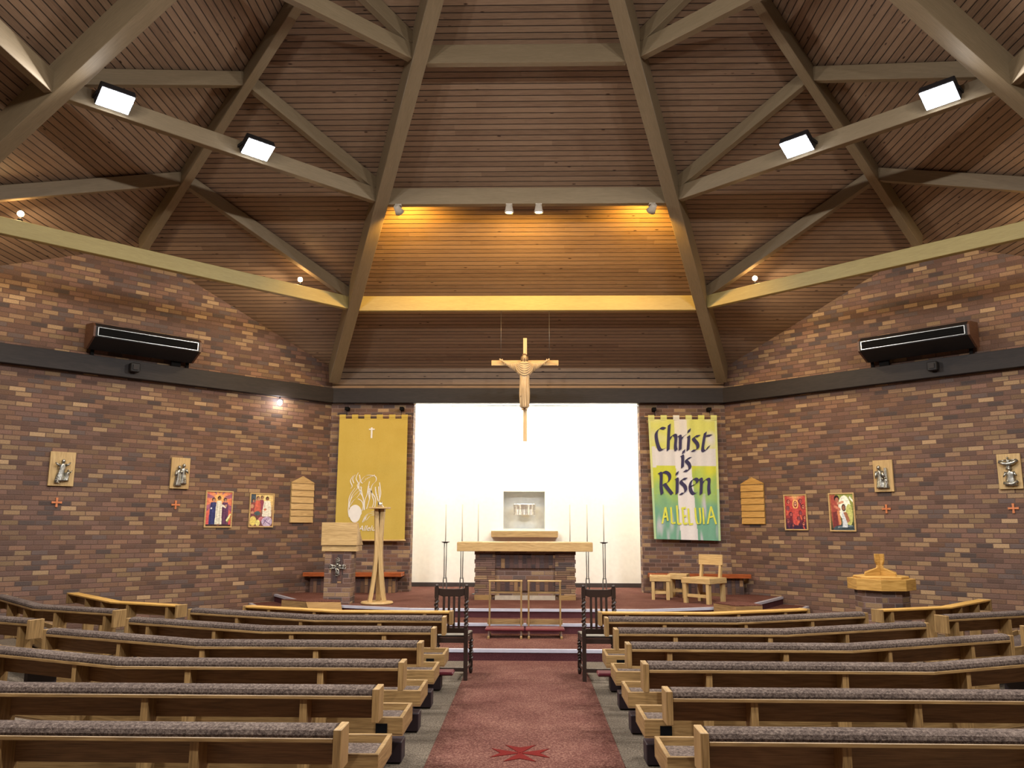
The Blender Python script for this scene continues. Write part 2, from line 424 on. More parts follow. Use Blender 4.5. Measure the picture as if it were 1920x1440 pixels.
# sanctuary steps
LEV = {0: [(1.78, 10.39), (4.2, 11.3), (5.3, 14.35)], 1: [(1.78, 11.87), (3.85, 12.62), (4.96, 14.69)], 2: [(1.78, 12.6), (3.45, 13.2), (4.62, 15.03)]}
def level(i, inset=0.0):
    R_ = [(x - (0 if k == 0 else inset*0.6), y + (inset if k < 2 else inset*0.2)) for k, (x, y) in enumerate(LEV[i])]
    return [(-x, y) for x, y in R_[::-1]] + R_ + [(A, FY), (-A, FY)]
san = thing('floor_sanctuary', (0, 12.6, 0), 'red carpeted sanctuary platform with three grey edged steps', 'steps'); san['kind'] = 'structure'
LV = [(10.39, 0.0, 0.14), (11.87, 0.0, 0.28), (12.6, 0.0, PLAT)]
for i, (yf, z0, z1) in enumerate(LV):
    P = level(i)
    MB().prism([(x, y, z1 - 0.004) for x, y in P], (0, 0, -(z1 - 0.004))).build('step', 'riser', san, world=True)
    Pt = level(i, 0.045)
    MB().prism([(x, y, z1 - 0.002) for x, y in Pt], (0, 0, 0.004)).build('tread', 'redc', san, world=True)
    poly = P[:6]
    MB().sweep(poly, [(-0.012, z1-0.035), (-0.012, z1+0.003), (0.048, z1+0.004), (0.048, z1-0.01), (0.0, z1-0.01), (0.0, z1-0.035)], side=-1).build('nosing', 'nosing', san, world=True)
# recess floor
B(-2.3, 2.27, FY-0.02, 17.12, PLAT-0.4, PLAT).build('recess_floor', 'redc', san, world=True)
# emblem: maltese cross let into the runner
cx, cy = -0.028, 6.27
mb = MB()
for k in range(4):
    a = k * PI / 2
    def R_(u, v): return (cx + u*math.cos(a) - v*math.sin(a), cy + u*math.sin(a) + v*math.cos(a), 0.0085)
    mb.prism([R_(0.006, -0.008), R_(0.215, -0.115), R_(0.145, 0.0)], (0, 0, 0.0035))
    mb.prism([R_(0.006, 0.008), R_(0.145, 0.0), R_(0.215, 0.115)], (0, 0, 0.0035))
    mb.prism([R_(0.006, -0.008), R_(0.145, 0.0), R_(0.006, 0.008)], (0, 0, 0.0035))
tag(mb.build('carpet_emblem', 'emblem'), 'dark red eight-pointed cross inlaid in the aisle carpet', 'emblem')

# walls
def gable_wall(name, p, q, outward, label, mat='brick', peak=True):
    p, q, n = Vector(p), Vector(q), Vector(outward).normalized() * 0.3
    m = (p + q) / 2
    pts = [(p.x, p.y, -0.1), (q.x, q.y, -0.1), (q.x, q.y, ZC + 0.04)]
    if peak: pts.append((m.x, m.y, ceil_z(m.x, m.y) + 0.04))
    pts.append((p.x, p.y, ZC + 0.04))
    return tag(MB().prism(pts, n).build(name, mat), label, 'wall', kind='structure')
C_ = oct_
gable_wall('wall_front_left', C_[7]+(0,), C_[0]+(0,), (-1, 1, 0), 'gabled brown brick wall angled left of the sanctuary')
gable_wall('wall_front_right', C_[1]+(0,), C_[2]+(0,), (1, 1, 0), 'gabled brown brick wall angled right of the sanctuary')
gable_wall('wall_right', C_[2]+(0,), C_[3]+(0,), (1, 0, 0), 'brick wall on the right of the nave', peak=False)
gable_wall('wall_back_right', C_[3]+(0,), C_[4]+(0,), (1, -1, 0), 'brick wall behind the camera to the right')
gable_wall('wall_back', C_[4]+(0,), C_[5]+(0,), (0, -1, 0), 'brick wall behind the camera', peak=False)
gable_wall('wall_back_left', C_[5]+(0,), C_[6]+(0,), (-1, -1, 0), 'brick wall behind the camera to the left')
gable_wall('wall_left', C_[6]+(0,), C_[7]+(0,), (-1, 0, 0), 'brick wall on the left of the nave', peak=False)
# front wall: two brick piers and the boarded band above the beam
wf = thing('wall_front', (0, FY, 0), 'front brick wall with two piers either side of the bright altar recess', 'wall'); wf['kind'] = 'structure'
OL, OR = -2.255, 2.215
B(-A-0.1, OL, FY, FY+0.3, 0, 4.2).build('left_pier', 'brick_f', wf, world=True)
B(OR, A+0.1, FY, FY+0.3, 0, 4.2).build('right_pier', 'brick_f', wf, world=True)
B(-A, A, FY-0.02, FY+0.3, 4.2, 4.8).build('boarded_band', 'fascia', wf, world=True)
# altar recess
RB = 17.1
rc = thing('wall_recess', (0, RB, 0), 'white plastered back wall of the altar recess glowing in skylight', 'wall'); rc['kind'] = 'structure'
NX0, NX1, NZ0, NZ1 = -0.50, 0.37, 1.56, 2.375
mb = MB(); mb.box(-2.75, NX0, RB, RB+0.2, 0, 5.2); mb.box(NX1, 2.7, RB, RB+0.2, 0, 5.2); mb.box(NX0, NX1, RB, RB+0.2, 0, NZ0); mb.box(NX0, NX1, RB, RB+0.2, NZ1, 5.2)
mb.build('recess_back', 'white', rc, world=True)
mb = MB(); mb.box(NX0-0.05, NX0, RB+0.2, RB+0.5, NZ0-0.05, NZ1+0.05); mb.box(NX1, NX1+0.05, RB+0.2, RB+0.5, NZ0-0.05, NZ1+0.05)
mb.box(NX0-0.05, NX1+0.05, RB+0.40, RB+0.45, NZ0-0.05, NZ1+0.05); mb.box(NX0-0.05, NX1+0.05, RB+0.2, RB+0.5, NZ1, NZ1+0.05); mb.box(NX0-0.05, NX1+0.05, RB+0.2, RB+0.5, NZ0-0.05, NZ0)
mb.build('niche_lining', 'niche', rc, world=True)
B(-2.75, -2.55, FY+0.3, RB, 0, 5.2).build('recess_side', 'white', rc, world=True)
B(2.5, 2.7, FY+0.3, RB, 0, 5.2).build('recess_side', 'white', rc, world=True)
B(-2.55, 2.5, FY+0.3, FY+0.34, 4.1, 5.2).build('recess_header', 'white', rc, world=True)
sk = thing('window_1', (0, 16.6, 5.15), 'rooflight over the altar recess, seen only by its glow', 'skylight'); sk['kind'] = 'structure'
B(-2.55, 2.5, 16.05, 17.1, 5.1, 5.2).build('window_pane', 'sky', sk, world=True)
sb = B(-2.55, 2.5, RB-0.025, RB, PLAT, PLAT+0.085).build('baseboard_recess', 'skirt'); tag(sb, 'dark skirting along the foot of the white recess wall', 'skirting', kind='structure')
B(-2.55, 2.5, 16.03, RB, PLAT-0.4, PLAT-0.001).build('recess_ledge', 'redc', san, world=True)
# thin lintel line at the top of the opening
mb = B(OL, OR, FY+0.02, FY+0.06, 4.0, 4.02); trim(mb, 'steel', 'thin metal track across the top of the white recess opening', 'rail')

# ceiling: square pyramid over the octagon
cl = MB(); cs = [(-H-0.4, YC+H+0.4), (H+0.4, YC+H+0.4), (H+0.4, YC-H-0.4), (-H-0.4, YC-H-0.4)]
zc = ZC - (ZA-ZC)*0.4/H
for k in range(4):
    a, b = cs[k], cs[(k+1) % 4]
    cl.add([(a[0], a[1], zc), (b[0], b[1], zc), APEX, (a[0], a[1], zc+0.12), (b[0], b[1], zc+0.12), APEX + Vector((0,0,0.12))], [(0,1,2), (5,4,3), (0,3,4,1), (1,4,5,2), (2,5,3,0)])
ceil = cl.build('ceiling', 'ceil', fix=False)
tag(ceil, 'steep pyramid ceiling lined with brown pine tongue-and-groove boards', 'ceiling', kind='structure')

# dark stained perimeter beam, one run per wall
for k, lab in ((7, 'on the left brick wall'), (0, 'over the altar recess and banners'), (1, 'on the right brick wall')):
    p = Vector(C_[k % 8] + (0,)); q = Vector(C_[(k+1) % 8] + (0,)); n = Vector((0,0,0))
    n = Vector(((q-p).y, -(q-p).x, 0)).normalized(); 
    if n.dot(Vector((0, YC, 0)) - (p+q)/2) < 0: n = -n
    mb = MB().obox(p + n*0.07, q + n*0.07, 0.14, ZB1-ZB0, off=(0, 0))
    for v in mb.v: v.z += (ZB0+ZB1)/2
    trim(mb, 'darkbeam', 'dark stained timber beam running ' + lab)

# roof timbers
def node(k, t):   # octagon corner k toward apex, on the ceiling plane
    c = Vector((C_[k % 8][0], C_[k % 8][1], ZC)); return c*(1-t) + APEX*t
dn = lambda z: Vector((0, 0, -z))
LAB = {0: 'rising from the left corner of the front wall', 1: 'rising from the right corner of the front wall', 2: 'at the far right edge of the picture', 3: 'over the nave right of the camera',
       4: 'behind the camera to the right', 5: 'behind the camera to the left', 6: 'over the nave left of the camera', 7: 'crossing the top left corner of the picture'}
for k in range(8):
    s0 = node(k, 0.012) if k in (0, 1) else node(k, 0.012)
    a = s0 + dn(DL/2 - 0.03); b = APEX + dn(DL/2 + 0.02)
    trim(MB().obox(a, b, 0.2, DL - 0.04), 'beam', 'long laminated timber rafter ' + LAB[k], 'rafter', 'rafters meeting at the apex')
RT = [0.199, 0.413, 0.626]
rn = {0: 'lowest', 1: 'middle', 2: 'top'}
BAY = {0: 'front bay', 1: 'front right bay', 2: 'right side bay', 3: 'rear right bay', 4: 'rear bay', 5: 'rear left bay', 6: 'left side bay', 7: 'front left bay'}
TIE = {}
for k in range(8):
    for r, t in enumerate(RT):
        a, b = node(k, t), node(k+1, t)
        d = (b - a).normalized()
        if k % 2 == 0:
            trim(MB().obox(a + d*0.12 + dn(0.26), b - d*0.12 + dn(0.26), 0.11, 0.27), 'beam_lit' if r == 0 else 'beam', '%s horizontal timber purlin across the %s of the roof' % (rn[r], BAY[k]), 'purlin')
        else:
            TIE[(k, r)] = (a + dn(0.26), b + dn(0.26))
            trim(MB().obox(a + d*0.12 + dn(0.26), b - d*0.12 + dn(0.26), 0.11, 0.23), 'beam_lit' if r == 0 else 'beam', '%s straight tie beam spanning the %s of the roof' % (rn[r], BAY[k]), 'beam')
            m = (a + b) / 2; pk = Vector((m.x, m.y, ceil_z(m.x, m.y)))
            for q in (a, b):
                dd = (pk - q).normalized()
                side = 'left' if q.x < pk.x else 'right'
                trim(MB().obox(q + dd*0.12 + dn(0.13), pk - dd*0.04 + dn(0.13), 0.11, 0.2), 'beam', '%s sloping brace on the %s side under the roof crease of the %s' % (rn[r], side, BAY[k]), 'brace')
for k in (1, 3, 5, 7):
    a, b = Vector(C_[k] + (0,)), Vector(C_[(k+1) % 8] + (0,)); m = (a+b)/2
    s = (a+b)/2; p0 = Vector((m.x, m.y, ceil_z(m.x, m.y))); 
    dd = (APEX - p0).normalized()
    trim(MB().obox(p0 + dd*0.3 + dn(0.16), APEX + dn(0.2), 0.13, 0.26), 'beam', 'timber hip beam following the roof crease of the %s' % BAY[k], 'rafter')

# ================================================================ LIGHT FITTINGS
def floodlight(k, frac, label):
    a, b = TIE[(k, 1)] if k != 7 else TIE[(k, 1)][::-1]; d = (b - a).normalized(); p = a.lerp(b, frac)
    inn = Vector((-d.y, d.x, 0)); inn = inn if inn.dot(Vector((0, YC, 0)) - p) > 0 else -inn
    c = p + inn*0.21 + Vector((0, 0, 0.02))
    t = thing('floodlight', c, label, 'floodlight', 'floodlights on the middle tie beams')
    aim = (inn*0.6 + Vector((0, 0, -1))).normalized()       # tilted down toward the nave
    upv = inn
    mb = MB().obox(c - d*0.20, c + d*0.20, 0.27, 0.11, up=-aim); mb.build('housing', 'char', t, world=True, bevel=0.01)
    e = c + aim*0.058
    mb = MB().obox(e - d*0.185, e + d*0.185, 0.25, 0.012, up=-aim); mb.build('glass', 'flood', t, world=True)
    mb = MB(); mb.obox(c - d*0.206, c - d*0.206 - inn*0.155, 0.012, 0.04); mb.obox(c + d*0.206, c + d*0.206 - inn*0.155, 0.012, 0.04); mb.obox(c - d*0.21 - inn*0.14, c + d*0.21 - inn*0.14, 0.02, 0.04)
    mb.build('bracket', 'char', t, world=True)
    lamp('floodlight_beam', 'AREA', e + aim*0.02, FLOOD_W, (1.0, 0.98, 0.94), target=e + aim*1.0, size=0.36, size_y=0.24, parent=t)
    return t
floodlight(7, 0.472, 'blazing white floodlight on the left tie beam, nearer the sanctuary')
floodlight(7, 0.871, 'blazing white floodlight on the left tie beam, near the top left corner')
floodlight(1, 0.468, 'blazing white floodlight on the right tie beam, nearer the sanctuary')
floodlight(1, 0.858, 'blazing white floodlight on the right tie beam, near the top right corner')
for k, la in ((3, 'right'), (5, 'left')):
    for fr in (0.3, 0.7):
        floodlight(k, fr, 'white floodlight on a rear tie beam behind the camera to the ' + la)

def warm_spot(k, frac, label):
    a, b = TIE[(k, 0)] if k != 7 else TIE[(k, 0)][::-1]; p = a.lerp(b, frac); d = (b-a).normalized()
    inn = Vector((-d.y, d.x, 0)); inn = inn if inn.dot(Vector((0, YC, 0)) - p) > 0 else -inn
    c = p + Vector((0, 0, 0.155)) - inn*0.035
    t = thing('warm_lamp', c, label, 'lamp', 'small warm lamps on the lowest tie beams')
    MB().lathe(c, [(0.0, -0.02), (0.035, -0.02), (0.035, 0.0), (0.012, 0.02), (0.012, 0.05), (0.0, 0.05)], 12).build('lamp_base', 'char', t, world=True)
    MB().ball(c + Vector((0, 0, 0.085)), 0.042).build('bulb', 'warm', t, world=True)
    lamp('warm_glow', 'POINT', c + Vector((0, 0, 0.10)), WARM_W*0.35, (1.0, 0.64, 0.30), size=0.045, parent=t)
    m_ = a.lerp(b, 0.42 + (frac-0.42)*0.45)
    lamp('warm_beam', 'SPOT', c + Vector((0, 0, 0.10)) - inn*0.09, WARM_W*2.6, (1.0, 0.76, 0.46), target=Vector((m_.x, m_.y, 4.5)) - inn*1.9, size=0.05, parent=t, spot=2.3, blend=0.9)
warm_spot(7, 0.166, 'small warm lamp on the left tie beam beside the big rafter')
warm_spot(7, 0.836, 'small warm lamp on the left tie beam at the picture edge')
warm_spot(1, 0.163, 'small warm lamp on the right tie beam beside the big rafter')
warm_spot(1, 0.84, 'small warm lamp on the right tie beam just beyond the picture edge')

def track_spot(x, label, outer):
    n = node(0, RT[1]); y = n.y - 0.03; z = n.z - 0.26 - 0.135
    t = thing('spotlight', (x, y, z), label, 'spotlight', 'spotlights under the middle purlin')
    MB().box(x-0.05, x+0.05, y-0.05, y+0.05, z-0.025, z).build('mount', 'stone', t, world=True, bevel=0.005)
    if outer:
        s = 1 if x < 0 else -1
        ax = Vector((0.35*s, 1.0, -0.55)).normalized()
    else: ax = Vector((0, 0.1, -1.0)).normalized()
    c = Vector((x, y, z-0.085)); e = c + ax*0.06
    mb = MB(); A1 = ax.cross(Vector((1, 0, 0))).normalized(); A2 = ax.cross(A1)
    rings = []
    for d_, r in ((-0.09, 0.03), (-0.085, 0.045), (0.0, 0.06), (0.05, 0.075), (0.05, 0.066), (0.02, 0.06)):
        rings.append([c + ax*d_ + A1*r*math.cos(q*PI/8) + A2*r*math.sin(q*PI/8) for q in range(16)])
    mb.loft(rings, cap=True); mb.build('lamp_head', 'stone', t, world=True)
    c2 = c + ax*0.035
    MB().loft([[c2 + ax*dz + A1*r*math.cos(q*PI/8) + A2*r*math.sin(q*PI/8) for q in range(16)] for dz, r in ((0, 0.055), (0.008, 0.055))]).build('lens', 'lens', t, world=True)
    MB().box(x-0.012, x+0.012, y-0.006, y+0.006, z-0.07, z-0.02).build('stem', 'stone', t, world=True)
    if outer: lamp('spot_beam', 'SPOT', c + ax*0.07, SPOT_W, (1.0, 0.55, 0.08), target=(x*0.9, 12.9, 5.8), size=0.04, parent=t, spot=2.75, blend=0.5)
    else: lamp('spot_beam', 'SPOT', c + ax*0.07, SPOT_W*0.7, (1.0, 0.58, 0.11), target=(x*1.5, 13.0, 5.3), size=0.04, parent=t, spot=2.6, blend=0.6)
track_spot(-2.0, 'small spotlight under the purlin at its left end', True)
track_spot(-0.27, 'lit spotlight under the purlin, left of the centre pair', False)
track_spot(0.19, 'lit spotlight under the purlin, right of the centre pair', False)
track_spot(1.95, 'small spotlight under the purlin at its right end', True)

# wall helper: position on the angled walls, u metres from the front corner, z up, out metres off the brick
def WL(u, z, out=0.0): return Vector((-A - u*S2 + out*S2, FY - u*S2 - out*S2, z))
def WR(u, z, out=0.0): return Vector((A + u*S2 - out*S2, FY - u*S2 - out*S2, z))
def uL(x): return (-A - x) / S2
def uR(x): return (x - A) / S2

# bright bulb below the left beam
c = WL(uL(-4.73), 3.93, 0.1)
t = thing('wall_spotlight', c, 'small glaring white spotlight under the left end of the dark beam', 'spotlight')
MB().tube([c + Vector((0,0,0.115)), c + Vector((0,0,0.05))], 0.012).build('stem', 'char', t, world=True)
MB().ball(c, (0.045, 0.045, 0.055)).build('bulb', 'flood', t, world=True)
lamp('wall_spot_glow', 'POINT', c + Vector((0.08, -0.08, 0)), 9.0, (1, 0.92, 0.8), size=0.05, parent=t)

# convector heaters on the dark beams
def heater(W, uu, u0, u1, label, near_high):
    m = (u0+u1)/2; base = W(m, ZB1, 0.25)
    t = thing('wall_heater', base, label, 'heater', 'long dark heaters above the angled walls')
    prof = [(0.08, 4.44), (0.20, 4.42), (0.52, 4.57), (0.52, 4.74), (0.44, 4.80), (0.08, 4.84)]
    def pr(u, k=1.0, dz=0): return [W(u, z+dz, o) for o, z in prof]
    MB().loft([pr(u0+0.03), pr(u1-0.03)], smooth=False).build('casing', 'char', t, world=True)
    for ua in (u0, u1-0.03): MB().loft([[W(ua, z, o) for o, z in prof], [W(ua+0.03, z, o) for o, z in prof]], smooth=False).build('side_cheek', 'cheek', t, world=True)
    # outlet grille with pale rim
    mb = MB()
    g0, g1, za, zb = u0+0.06, u1-0.06, 4.585, 4.725
    def bar(a, b, c_, d_, o0=0.515, o1=0.535): mb.add([W(a, c_, o0), W(b, c_, o0), W(b, d_, o0), W(a, d_, o0), W(a, c_, o1), W(b, c_, o1), W(b, d_, o1), W(a, d_, o1)], [(0,3,2,1),(4,5,6,7),(0,1,5,4),(1,2,6,5),(2,3,7,6),(3,0,4,7)])
    bar(g0, g1, za, za+0.007); bar(g0, g1, zb-0.007, zb); bar(g0, g0+0.012, za, zb); bar(g1-0.012, g1, za, zb)
    gr = mb.build("grille_rim", "steel", t, world=True)
    mb = MB(); bar(g0+0.012, g1-0.012, za+0.012, zb-0.012, 0.515, 0.525); mb.build("grille_slot", "black", gr, world=True)
    mb = MB()
    for i in range(3): bar(g0+0.012, g1-0.012, za+0.035+i*0.032, za+0.04+i*0.032, 0.52, 0.530)
    mb.build("louvre", "black", gr, world=True)
    FB = [(0,3,2,1),(4,5,6,7),(0,1,5,4),(1,2,6,5),(2,3,7,6),(3,0,4,7)]
    for ua in (u0+0.02, u1-0.16): MB().add([W(a_, z_, o_) for o_ in (0.05, 0.079) for a_, z_ in ((ua, ZB1), (ua+0.05, ZB1), (ua+0.05, 4.84), (ua, 4.84))], FB).build('bracket', 'black', t, world=True)
    MB().add([W(a_, z_, o_) for o_ in (0.09, 0.13) for a_, z_ in ((u0+0.18, ZB1), (u0+0.34, ZB1), (u0+0.34, 4.45), (u0+0.18, 4.45))], FB).build('bracket', 'black', t, world=True)
heater(WL, uL, 2.90, 4.62, 'long dark heater with wooden cheeks above the left brick wall', True)
heater(WR, uR, 2.90, 4.62, 'long dark heater with wooden cheeks above the right brick wall', True)
for W, u, lab in ((WL, 3.86, 'left'), (WR, 3.95, 'right')):
    c = W(u, 4.21, 0.21)
    t = thing('beam_sensor', c, 'small dark box sensor fixed to the %s dark beam under the heater' % lab, 'sensor', 'box sensors on the dark beams')
    d = (W(1, 0) - W(0, 0)).normalized()
    MB().obox(c - d*0.075, c + d*0.075, 0.10, 0.15).build('housing', 'char', t, world=True, bevel=0.012)
    o_ = (W(0, 0, 1) - W(0, 0, 0)).normalized(); c3 = c + o_*0.055
    MB().obox(c3 - d*0.04, c3 + d*0.04, 0.02, 0.08).build('face_plate', 'darkbeam', t, world=True)

# ================================================================ WALL PIECES
def panel_axes(W, u, z):      # centre, right (as seen from the nave), out
    c = W(u, z); out = (W(0, 0, 1) - W(0, 0, 0)).normalized(); right = Vector((0, 0, 1)).cross(out).normalized()
    return c, right, out
def relief_figure(mb, P, x, z, h, lean=0.0, arms=((-0.5, 0.2), (0.5, 0.2)), wide=0.17, folds=5, head=True, seed=0, depth=1.0):
    """half-relief robed figure: P(x, z, out) -> world; (x, z) feet centre"""
    rnd = random.Random(seed); rings = []
    for i in range(13):
        f = i / 12.0; zz = z + f*h*0.80; wv = wide*h*(1.25 - 0.75*f + 0.35*math.exp(-((f-0.82)/0.13)**2)) * (0.55 if f > 0.97 else 1); xx = x + lean*f*h
        ring = []
        for k in range(20):
            a = 2*PI*k/20; fr = 1 + 0.13*math.sin(folds*a*1.0 + f*3 + seed)*(1-f*0.4)
            ring.append(P(xx + wv*fr*math.cos(a), zz, 0.012 + 0.032*depth*fr*max(-0.3, math.sin(a))))
        rings.append(ring)
    mb.loft(rings)
    hx, hz = x + lean*h*0.95, z + h*0.9
    if head:
        rr = []
        for i in range(7):
            t = -PI/2 + PI*(i+0.01)/6.02; rr.append([P(hx + 0.085*h*math.cos(t)*math.cos(2*PI*k/10), hz + 0.10*h*math.sin(t), 0.03 + 0.028*math.cos(t)*math.sin(2*PI*k/10)) for k in range(10)])
        mb.loft(rr)
    for ax, az in arms:
        s = 1 if ax > 0 else -1
        p0 = P(x + lean*h*0.75 + s*wide*h*0.8, z + h*0.73, 0.03); p2 = P(x + lean*h*0.75 + ax*h, z + (0.73+az)*h, 0.04); p1 = (p0+p2)/2 + (P(0, -0.04*h, 0.012) - P(0, 0, 0))
        mb.tube([p0, p1, p2], [0.075*h, 0.055*h, 0.035*h], 7)
def station(W, xw, zc_, label, kind, hw=0.16):
    u = (abs(xw) - A)/S2; c, r, o = panel_axes(W, u, zc_)
    t = thing('station_plaque', c, label, 'plaque', 'silver relief plaques on the brick walls')
    mb = MB(); mb.prism([c + r*a + Vector((0,0,b)) + o*0.008 for a, b in ((-hw,-0.265), (hw,-0.265), (hw,0.265), (-hw,0.265))], o*0.035)
    mb.build('backing_board', 'oak_pv', t, world=True, bevel=0.004)
    P = lambda x, z, d: c + r*x*1.12 + Vector((0, 0, z*1.12 - 0.005)) + o*(0.043 + d*1.3)
    m2 = MB()
    if kind == 0:
        relief_figure(m2, P, -0.03, -0.17, 0.31, 0.10, ((-0.30, 0.10), (0.30, 0.12)), 0.17, seed=1)
        relief_figure(m2, P, 0.05, -0.16, 0.16, 0.15, ((0.3, 0.2),), 0.2, seed=2); relief_figure(m2, P, -0.055, -0.19, 0.09, 0.0, ((-0.3, 0.0),), 0.3, seed=5)
    elif kind == 1:
        relief_figure(m2, P, -0.035, -0.19, 0.31, 0.0, ((-0.2, -0.25), (0.12, -0.1)), 0.15, seed=3)
        relief_figure(m2, P, 0.04, -0.16, 0.31, -0.02, ((0.2, -0.2),), 0.15, seed=4)
    elif kind == 2:
        relief_figure(m2, P, -0.03, -0.18, 0.34, -0.05, ((0.25, -0.25), (-0.15, -0.3)), 0.15, seed=6)
        relief_figure(m2, P, 0.045, -0.18, 0.17, 0.0, ((-0.3, 0.2),), 0.2, seed=7)
        m2.prism([P(a, b, 0.01) for a, b in ((0.035, -0.12), (0.075, -0.12), (0.065, 0.12), (0.03, 0.12))], o*0.03)
    else:
        relief_figure(m2, P, 0.0, 0.03, 0.17, 0.0, ((-0.62, 0.0), (0.62, 0.05)), 0.16, seed=8, head=True)
        m2.tube([P(-0.11, 0.135, 0.03), P(-0.06, 0.11, 0.04), P(0, 0.10, 0.045), P(0.06, 0.115, 0.04), P(0.12, 0.15, 0.03)], [0.02, 0.028, 0.03, 0.028, 0.018])
        relief_figure(m2, P, 0.01, -0.19, 0.25, 0.0, ((-0.3, -0.25), (0.34, -0.2)), 0.24, seed=9)
        m2.tube([P(-0.07, -0.15, 0.03), P(0.03, -0.17, 0.045), P(0.10, -0.13, 0.03)], [0.025, 0.03, 0.02])
    m2.build('silver_relief', 'silver', t, world=True)
    return t
station(WL, -7.255, 2.505, 'oak plaque with leaning silver figure, leftmost on the left brick wall', 0, 0.18)
station(WL, -5.96, 2.525, 'oak plaque with two silver standing figures above the left coloured pictures', 1)
station(WR, 6.0, 2.50, 'oak plaque with silver mother-and-child figure above a coloured picture, right wall', 2)
station(WR, 7.32, 2.49, 'oak plaque with silver crucified figure, rightmost on the right brick wall', 3)
def consecration(W, xw, z, label):
    u = (abs(xw) - A)/S2; c, r, o = panel_axes(W, u, z)
    mb = MB()
    for k in range(4):
        a = k*PI/2; q = lambda x, y: c + r*(x*math.cos(a) - y*math.sin(a)) + Vector((0,0,x*math.sin(a) + y*math.cos(a))) + o*0.003
        mb.prism([q(0.013, -0.012), q(0.072, -0.017), q(0.072, 0.017), q(0.013, 0.012)], o*0.018)
    mb.prism([c + r*a + Vector((0,0,b)) + o*0.003 for a, b in ((-0.017,-0.017), (0.017,-0.017), (0.017,0.017), (-0.017,0.017))], o*0.022)
    ob = mb.build('wall_cross', 'copper'); tag(ob, label, 'cross', 'small copper crosses on the brick walls')
consecration(WL, -7.27, 1.99, 'small copper-coloured cross under the leftmost silver plaque')
consecration(WL, -5.98, 1.99, 'small copper-coloured cross left of the blue-robed coloured picture')
consecration(WR, 6.0, 1.955, 'small copper-coloured cross right of the baptism picture')
consecration(WR, 7.315, 1.94, 'small copper-coloured cross under the rightmost silver plaque')

# ---- painted pictures: tiny raster painter on a fine grid (0..1, 0..1; v up)
def paint_grid(name, mat, P, nx, ny, fn, parent, world=True, thick=None):
    mb = MB(); vs = []; cols = []
    for j in range(ny+1):
        for i in range(nx+1):
            u, v = i/nx, j/ny; vs.append(P(u, v)); cols.append(fn(u, v))
    mb.add(vs, [(j*(nx+1)+i, j*(nx+1)+i+1, (j+1)*(nx+1)+i+1, (j+1)*(nx+1)+i) for j in range(ny) for i in range(nx)])
    o = mb.build(name, mat, parent, world=world, cols=cols, fix=False)
    if thick:
        md = o.modifiers.new('thickness', 'SOLIDIFY'); md.thickness = thick; md.offset = -1
    return o
def inpoly(x, y, pts):
    c = False; n = len(pts); j = n-1
    for i in range(n):
        if (pts[i][1] > y) != (pts[j][1] > y) and x < (pts[j][0]-pts[i][0])*(y-pts[i][1])/(pts[j][1]-pts[i][1]) + pts[i][0]: c = not c
        j = i
    return c
def shape_fn(bg, shapes, asp=1.27):
    def fn(u, v):
        c = bg(u, v)
        for s in shapes:
            if s[0] == 'e':
                _, cx, cy, rx, ry, col = s[:6]
                if ((u-cx)/rx)**2 + ((v-cy)/ry)**2 < 1: c = col
            elif s[0] == 'p':
                if inpoly(u, v, s[1]): c = s[2]
            elif s[0] == 'l':
                _, x0, y0, x1, y1, w_, col = s
                dx, dy = x1-x0, (y1-y0); L2_ = dx*dx+dy*dy; tt = max(0, min(1, ((u-x0)*dx+(v-y0)*dy)/L2_))
                if math.hypot(u-x0-dx*tt, v-y0-dy*tt) < w_: c = col
        n = noise.noise(Vector((u*14, v*18, 3.3)))*0.16 + noise.noise(Vector((u*45, v*55, 1.3)))*0.08 + 1
        g = sum(lin(c))/3; n2 = 1 + 0.35*noise.noise(Vector((u*9, v*30, 7.0)))
        return tuple(max(0, (q*0.8 + g*0.2)*n*n2) for q in lin(c))
    return fn
def lerp3(a, b, t): t = max(0, min(1, t)); return tuple(x + (y-x)*t for x, y in zip(a, b))
def sunburst(cx, cy, c_in, c_mid, c_out, rays, alt):
    def bg(u, v):
        d = math.hypot(u-cx, (v-cy)*1.25); a = math.atan2(v-cy, u-cx)
        c = lerp3(c_in, c_mid, d/0.22) if d < 0.22 else lerp3(c_mid, c_out, (d-0.22)/0.6)
        if d > 0.2 and math.sin(a*rays) > 0.35: c = lerp3(c, alt, 0.6)
        return c
    return bg
SK1, SK2, HR = (196, 140, 104), (150, 96, 66), (44, 28, 24)
def person_s(x, zt, s, robe, hw, zb, skin=SK1, robe2=None):
    out = [('p', [(x-hw*0.75, zt-0.13*s), (x+hw*0.75, zt-0.13*s), (x+hw, zt-0.3*s), (x+hw*1.15, zb), (x-hw*1.15, zb), (x-hw, zt-0.3*s)], robe)]
    if robe2: out.append(('l', x-hw*0.5, zt-0.16*s, x-hw*0.7, zb, 0.014, robe2)); out.append(('l', x+hw*0.35, zt-0.2*s, x+hw*0.4, zb, 0.010, robe2))
    out += [('e', x, zt-0.05*s, 0.075*s, 0.062*s, HR), ('e', x+0.008, zt-0.065*s, 0.05*s, 0.048*s, skin), ('l', x-0.02*s, zt-0.055*s, x+0.03*s, zt-0.055*s, 0.006, HR)]
    return out
